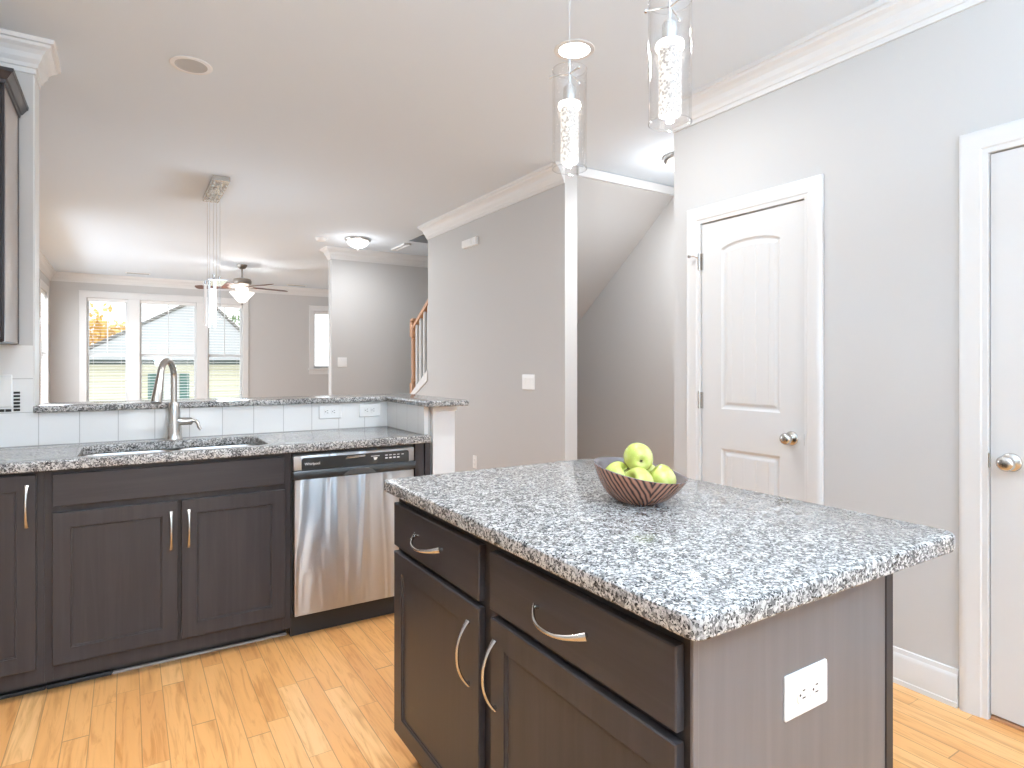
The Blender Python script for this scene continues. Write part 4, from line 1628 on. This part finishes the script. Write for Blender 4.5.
M['lit_rod'] = emit('lit_crystal_rod', (1, 0.98, 0.96), 0.12)
rods = [(-0.062, -0.10, 1.600, 1.930), (-0.040, -0.16, 1.605, 1.925), (-0.022, 0.02, 1.595, 1.965), (0.004, -0.06, 1.620, 1.990), (0.028, 0.10, 1.615, 1.985), (0.052, -0.02, 1.660, 1.985), (0.040, 0.18, 1.600, 1.960), (-0.045, 0.14, 1.640, 1.960)]
for i, (ox, oy, z0, z1) in enumerate([(q[0]-0.022,)+q[1:] for q in rods]):
    rd = MB()
    rd.box(dcx+ox-0.010, dcx+ox+0.010, dcy+oy-0.010, dcy+oy+0.010, z0, z1, bev=0.004, seg=1)
    ro = rd.build('crystal_rod', M['lit_rod'] if i % 2 == 0 else M['crystal'], dc)
    cpb = MB()
    cpb.cyl(0.011, z1, z1+0.028, (dcx+ox, dcy+oy, 0), 'Z', 12)
    cpb.build('rod_cap', M['chrome'], ro, smooth=40)
for (ox, oy) in ((-0.060, -0.02), (-0.035, 0.06), (-0.012, 0.0), (0.015, 0.05), (0.035, 0.0)):
    MB().tube([(dcx+ox, dcy+oy, 1.95), (dcx+ox, dcy+oy, CZ-0.04)], 0.0016, 6).build('hanging_wire', M['wire'], dc)
MB().lathe([(0, 1.64), (0.018, 1.64), (0.021, 1.66), (0.021, 1.90), (0.018, 1.915), (0, 1.915)], (dcx-0.012, dcy+0.03, 0), 'Z', 20).build('lit_core', M['lamp_bowl'], dc, smooth=40)
l = D.lights.new('chandelier_lamp', 'POINT')
l.energy = 17
l.color = (0.80, 0.95, 1.08)
l.shadow_soft_size = 0.12
lo = D.objects.new('chandelier_lamp', l)
C.objects.link(lo)
lo.parent = dc
lo.location = (0.10, -0.05, 1.38-CZ)
MB().box(dcx-0.075, dcx+0.070, dcy-0.19, dcy+0.20, 1.955, 1.967, bev=0.003).build('rod_frame', M['chrome'], dc)

# ------------------------------------------------------------------ ceiling fan
fX, fY = 1.418, 9.60
fan = thing('ceiling_fan', 'dark wood ceiling fan with a lit glass bowl in the living room', 'ceiling fan', (fX, fY, CZ))
MB().lathe([(0, -0.0005), (0.072, -0.0005), (0.070, -0.02), (0.045, -0.055), (0.02, -0.065), (0, -0.065)], (fX, fY, CZ), 'Z', 28).build('canopy', M['bronze'], fan, smooth=40)
MB().cyl(0.012, -0.20, -0.06, (fX, fY, CZ), 'Z', 14).build('downrod', M['bronze'], fan, smooth=40)
MB().lathe([(0, -0.195), (0.06, -0.195), (0.115, -0.210), (0.128, -0.235), (0.125, -0.270), (0.100, -0.300), (0.075, -0.305), (0.07, -0.33), (0.045, -0.335), (0, -0.335)], (fX, fY, CZ), 'Z', 36).build('motor_housing', M['bronze'], fan, smooth=40)
for i in range(5):
    a = math.radians(8+72*i)
    ca_, sa_ = math.cos(a), math.sin(a)
    def fb(u, v, d_):
        return (fX+u*ca_-v*sa_, fY+u*sa_+v*ca_, CZ-0.325+d_+v*0.25-0.02*u)
    ir = MB()
    ir.prism([(0.10, -0.018), (0.17, -0.035), (0.20, -0.035), (0.20, 0.035), (0.17, 0.035), (0.10, 0.018)], fb, -0.004, 0.002)
    io = ir.build('blade_iron', M['bronze'], fan)
    bl = MB()
    bl.prism([(0.165, -0.055), (0.30, -0.064), (0.58, -0.070), (0.635, -0.060), (0.655, -0.03), (0.655, 0.03), (0.635, 0.060), (0.58, 0.070), (0.30, 0.064), (0.165, 0.055)], fb, 0.0025, 0.0095, 0.0015)
    bl.build('blade', M['blade'], fan)
for i in range(4):
    a = math.radians(30+90*i)
    MB().lathe([(0, -0.030), (0.014, -0.028), (0.024, -0.010), (0.024, 0.006), (0.012, 0.02), (0, 0.022)], (fX+0.075*math.cos(a), fY+0.075*math.sin(a), CZ-0.355), 'Z', 16).build('bulb', M['bulb'], fan, smooth=50)
MB().lathe([(0.165, -0.400), (0.168, -0.408), (0.140, -0.440), (0.100, -0.485), (0.070, -0.525), (0.035, -0.550), (0, -0.556)], (fX, fY, CZ), 'Z', 36).build('glass_bowl', M['lamp_bowl'], fan, smooth=60)
MB().lathe([(0, -0.555), (0.016, -0.557), (0.018, -0.570), (0.008, -0.585), (0, -0.588)], (fX, fY, CZ), 'Z', 16).build('finial', M['bronze'], fan, smooth=50)
MB().cyl(0.008, -0.56, -0.33, (fX, fY, CZ), 'Z', 10).build('light_stem', M['bronze'], fan)
l = D.lights.new('fan_lamp', 'POINT')
l.energy = 26
l.color = (0.95, 0.94, 0.92)
l.shadow_soft_size = 0.06
lo = D.objects.new('fan_lamp', l)
C.objects.link(lo)
lo.parent = fan
lo.location = (0, 0, -0.385)

# ------------------------------------------------------------------ stairs behind the partition
st = thing('staircase', 'stairs with oak newel, oak handrail and white balusters behind the partition wall', 'stairs', (3.3, 6.2, 0))
b = MB()
z0s, y0s = 0.78, 6.30
b.box(2.792, XR-0.002, y0s, 7.598, 0.66, z0s)
prof = [(y0s, z0s)]
for i in range(11):
    yy = y0s-i*0.247
    prof += [(yy, z0s+0.19*(i+1)), (yy-0.247, z0s+0.19*(i+1))]
yl, zl = prof[-1]
prof += [(yl, zl-0.12), (y0s, z0s-0.14)]
b.prism(prof, lambda u, v, d_: (d_, u, v), 2.792, XR-0.002)
b.build('steps', M['carpet'], st)
sk_ = MB()
sk_.prism([(6.50, 0.83), (6.50, 0.925), (6.37, 0.945), (5.897, 1.225), (5.897, 1.115)], lambda u, v, d_: (d_, u, v), XP-0.012, 2.80)
sk_.build('skirt_board', M['trim'], st)
nx, ny_ = 2.735, 6.405
nw = MB()
nw.box(nx-0.036, nx+0.036, ny_-0.036, ny_+0.036, 0.93, 1.08, bev=0.004)
nw.lathe([(0.036, 1.08), (0.026, 1.10), (0.031, 1.12), (0.024, 1.16), (0.029, 1.34), (0.026, 1.52), (0.031, 1.56), (0.024, 1.585), (0.036, 1.60)], (nx, ny_, 0), 'Z', 20)
nw.box(nx-0.036, nx+0.036, ny_-0.036, ny_+0.036, 1.60, 1.765, bev=0.004)
nw.lathe([(0.030, 1.765), (0.042, 1.772), (0.042, 1.785), (0.034, 1.795), (0.030, 1.805), (0, 1.812)], (nx, ny_, 0), 'Z', 20)
nw.build('newel_post', M['oakrail'], st, smooth=40)
hr = MB()
sl = 0.62
def hz(yv):
    return 1.700+(6.40-yv)*sl
hr.prism([(-0.028, -0.03), (0.028, -0.03), (0.030, 0.0), (0.022, 0.026), (-0.022, 0.026), (-0.030, 0.0)],
         lambda u, v, d_: (nx+u, d_, hz(d_)+v), 5.899, 6.38)
hr.build('handrail', M['oakrail'], st)
for yy in (6.31, 6.205, 6.10, 5.995):
    MB().box(nx-0.014, nx+0.014, yy-0.014, yy+0.014, 0.96+(6.45-yy)*0.47, hz(yy)-0.025, bev=0.003).build('baluster', M['trim'], st)

# ------------------------------------------------------------------ outside the living room windows
ho = thing('neighbour_house', 'cream sided house with pale hip roof seen through the far windows', 'house', (1.3, 20, -3))
MB().box(-0.9, 3.05, 18.0, 24.0, -3.0, 1.36).build('siding_walls', M['siding'], ho)
b = MB()
bm = b.bm
ev = [(-1.22, 17.6, 1.40), (3.35, 17.6, 1.40), (3.35, 24.4, 1.40), (-1.22, 24.4, 1.40)]
rg = [(1.93, 20.2, 3.30), (1.93, 22.0, 3.30)]
vs = [bm.verts.new(q) for q in ev+rg]
for f in ((0, 1, 4), (1, 2, 5, 4), (2, 3, 5), (3, 0, 4, 5), (3, 2, 1, 0)):
    bm.faces.new([vs[i] for i in f])
bmesh.ops.recalc_face_normals(bm, faces=bm.faces)
b.build('roof', M['shingle'], ho)
b = MB()
for e_ in ((ev[0], rg[0]), (ev[1], rg[0])):
    b.tube([Vector(e_[0])+Vector((0, 0, 0.02)), Vector(e_[1])+Vector((0, 0, 0.03))], 0.05, 6)
b.build('hip_ridges', M['ridge'], ho)
MB().box(-1.25, 3.38, 17.52, 17.62, 1.30, 1.42, bev=0.02).build('gutter', M['gutter'], ho)
MB().box(0.80, 1.14, 17.96, 18.0, 0.1, 1.06).build('window_frame', M['trim'], ho)
for a, c_ in ((0.45, 0.78), (1.16, 1.38)):
    s_ = MB()
    s_.box(a, c_, 17.95, 17.998, 0.1, 1.06, bev=0.01)
    for i in range(9):
        s_.box(a+0.05, c_-0.05, 17.935, 17.955, 0.18+i*0.095, 0.235+i*0.095)
    s_.build('shutter', M['shutter'], ho)
gr = MB().box(-30, 30, 12.6, 60, -3.2, -3.0).build('ground', M['lawn'])
struct(gr, 'ground outside the windows')


def tree(x, y, h, r, mk, label, seed, n=900):
    o = thing('tree', label, 'tree', (x, y, -3), 'trees behind the neighbouring house')
    rn = random.Random(seed)
    tb = MB()
    tb.tube([(x, y, -3), (x+0.1, y, -3+h*0.4), (x, y+0.1, -3+h*0.8)], [0.22, 0.15, 0.05], 10)
    for i in range(6):
        a = i*1.05
        tb.tube([(x, y, -3+h*(0.42+0.05*i)), (x+r*0.6*math.cos(a), y+r*0.6*math.sin(a), -3+h*(0.6+0.05*i))], [0.07, 0.02], 6)
    tb.build('trunk', M['bark'], o)
    lb = MB()
    bm = lb.bm
    cl = [(rn.gauss(0, 0.45)*r, rn.gauss(0, 0.45)*r, -3+h*(0.68+rn.gauss(0, 0.13))) for _ in range(16)]
    for i in range(n):
        c_ = cl[i % 16]
        q = Vector((x+c_[0]+rn.gauss(0, 0.3)*r*0.7, y+c_[1]+rn.gauss(0, 0.3)*r*0.7, c_[2]+rn.gauss(0, 0.3)*r*0.7))
        u = Vector((rn.gauss(0, 1), rn.gauss(0, 1), rn.gauss(0, 1))).normalized()
        v = u.orthogonal().normalized()
        s_ = rn.uniform(0.10, 0.20)
        bm.faces.new([bm.verts.new(q+u*s_), bm.verts.new(q+v*s_*0.6), bm.verts.new(q-u*s_), bm.verts.new(q-v*s_*0.6)])
    lb.build('foliage', M[mk], o)
tree(-1.0, 29, 6.3, 1.6, 'leaf_y', 'yellow autumn tree behind the neighbouring roof on the left', 5, 1600)
tree(3.9, 30, 5.6, 1.5, 'leaf_g', 'green tree behind the neighbouring roof on the right', 8, 900)
